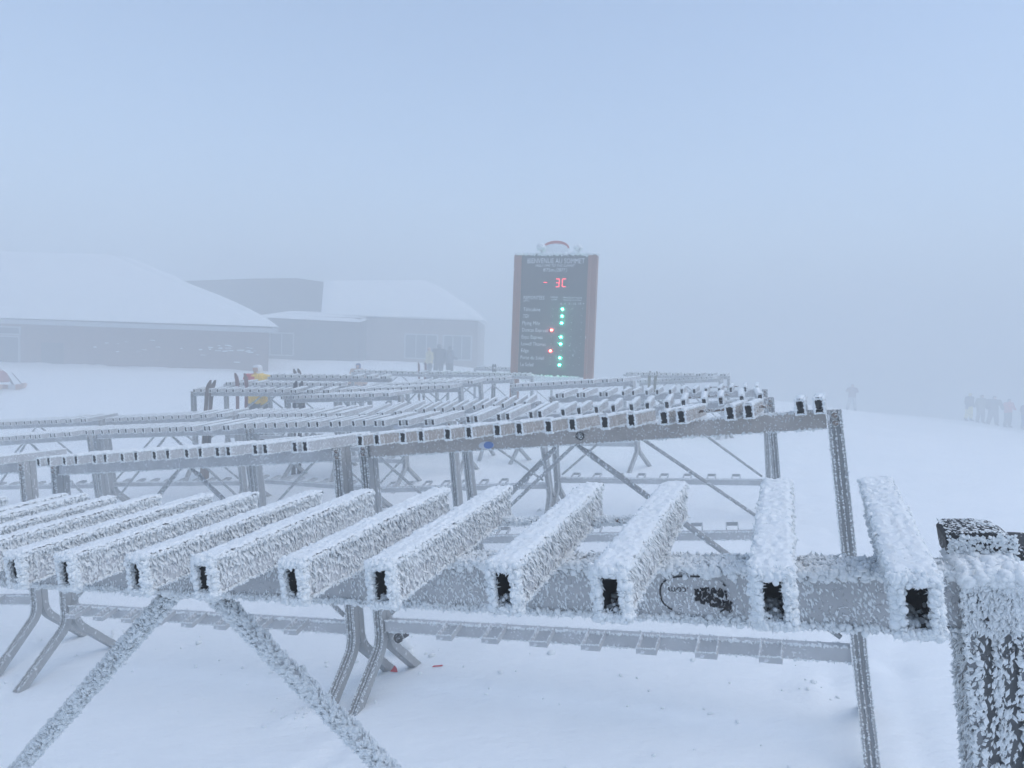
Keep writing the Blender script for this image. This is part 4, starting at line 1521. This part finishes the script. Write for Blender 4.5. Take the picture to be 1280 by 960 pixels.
# windows, door
def window(x0, x1, z0, z1, y, nx, parent, inv, lab=None):
    mb = MB()
    t = 0.09
    for (a, b, c, d) in ((x0 - t, x1 + t, z1, z1 + t), (x0 - t, x1 + t, z0 - t, z0), (x0 - t, x0, z0, z1), (x1, x1 + t, z0, z1)):
        mb.box(a, b, y - 0.06, y + 0.02, c, d)
    w_ = wpart('window', mb, [M['trim']], parent, inv)
    for i in range(nx):
        a, b = x0 + (x1 - x0) * i / nx, x0 + (x1 - x0) * (i + 1) / nx
        wpart('pane', MB().box(a + 0.03, b - 0.03, y - 0.02, y - 0.005, z0, z1), [M['window']], w_, inv)
        if i:
            wpart('mullion', MB().box(a - 0.03, a + 0.03, y - 0.055, y + 0.01, z0, z1), [M['trim']], w_, inv)


window(-30.5, -27.75, 1.16, 1.48, 38.4, 2, lodge, IL)
window(-30.5, -27.8, -0.75, 0.95, 38.4, 2, lodge, IL)
mb = MB()
mb.box(-26.5, -25.25, 38.33, 38.402, -1.2, 0.72)
wpart('door', mb, [M['timber']], lodge, IL)
mb = MB()
for i in range(34):
    x = rng.choice([rng.uniform(-23.5, -16.5), rng.uniform(-16.5, -14.2)])
    z = 0.72 + 0.45 * rng.normal(0, 0.5)
    w_ = rng.uniform(0.03, 0.16)
    mb.box(x - w_, x + w_, 38.32, 38.40, z - rng.uniform(.01, .05), z + rng.uniform(.01, .03))
wpart('ledge_snow', mb, [M['frost']], lodge, IL)['kind'] = 'stuff'
# snow drift against the wall
mb = MB()
n = 150
xs = np.linspace(-34, -12.6, n)
row = []
for j, (dy, dz) in enumerate(((38.6, 0.0), (38.2, 0.03), (37.6, -0.10), (36.6, -0.22), (35.0, -0.5))):
    nn = 0.16 * (vnoise(xs * 0.9, xs * 0 + j * 0.7, 11) - 0.4) + 0.07 * (vnoise(xs * 3.1, xs * 0 + j * 1.3, 12) - 0.5)
    row.append(np.c_[xs, np.full(n, dy), -0.50 + dz + nn * (1 if j < 3 else 0.4) - (0.35 if j == 4 else 0)])
V = np.array(row).reshape(-1, 3)
i = (np.arange(n - 1)[None] + (np.arange(4) * n)[:, None]).ravel()
mb.add(V, np.stack([i, i + n, i + n + 1, i + 1], -1), 0, True)
drift = tag(mb.build('snow_drift', [M['roof_snow']]), kind='structure')

# second building: dark upper storey, entrance, wing with windows
hall = thing('lodge_hall', 'dark-fronted hall with a snowy roof, shaded entrance and windowed wing beside the brick lodge', 'building', T(-12, 48, 0))
IH = hall.matrix_world.inverted()
mb = MB()
mb.prism([(-30, 3.0), (-13.3, 3.0), (-14.6, 5.75), (-16.5, 5.95), (-20, 5.8), (-25, 5.45), (-30, 5.2)], T(0, 52.0, 0), 9.0)
wpart('upper_storey', mb, [M['timber']], hall, IH)
wpart('wall', MB().box(-30, -10.4, 46.2, 60, -2, 2.95), [M['timber']], hall, IH)
mb = MB()
slab(mb, ((-17.2, 45.3, 2.75), (-10.2, 45.3, 2.65), (-10.2, 52, 3.35), (-17.2, 52, 3.35)), 0.25, 24, 12, 0.05, 7)
wpart('entrance_canopy', mb, [M['roof_snow']], hall, IH)
wpart('wing_wall', MB().box(-10.39, -2.55, 48.2, 60, -2, 3.1), [M['brick2']], hall, IH)
mb = MB()
slab(mb, ((-13.4, 47.5, 3.15), (-2.1, 47.5, 3.15), (-7.5, 56, 6.5), (-14.55, 52.2, 5.85)), 0.3, 40, 20, 0.08, 8)
slab(mb, ((-2.1, 47.5, 3.15), (-2.1, 60, 3.15), (-7.5, 57, 6.5), (-7.5, 56, 6.5)), 0.3, 20, 12, 0.08, 9)
wpart('roof', mb, [M['roof_snow']], hall, IH)
window(-7.6, -5.4, 0.35, 1.95, 48.2, 3, hall, IH)
window(-4.9, -3.0, 0.35, 1.95, 48.2, 3, hall, IH)
wpart('door', MB().box(-14.2, -12.2, 46.13, 46.202, -1.0, 2.1), [M['window']], hall, IH)
window(-16.4, -14.9, 0.3, 1.7, 46.2, 2, hall, IH)

# both buildings stand about 30 to 40 m away
sign.matrix_world = T(0, 0, 1.55) @ Matrix.Scale(0.85, 4) @ T(0, 0, -1.55) @ SG
SC = T(0, 0, 1.55) @ Matrix.Scale(0.8, 4) @ T(0, 0, -1.55)
for o in (lodge, hall, drift):
    o.matrix_world = SC @ o.matrix_world
make_fog()
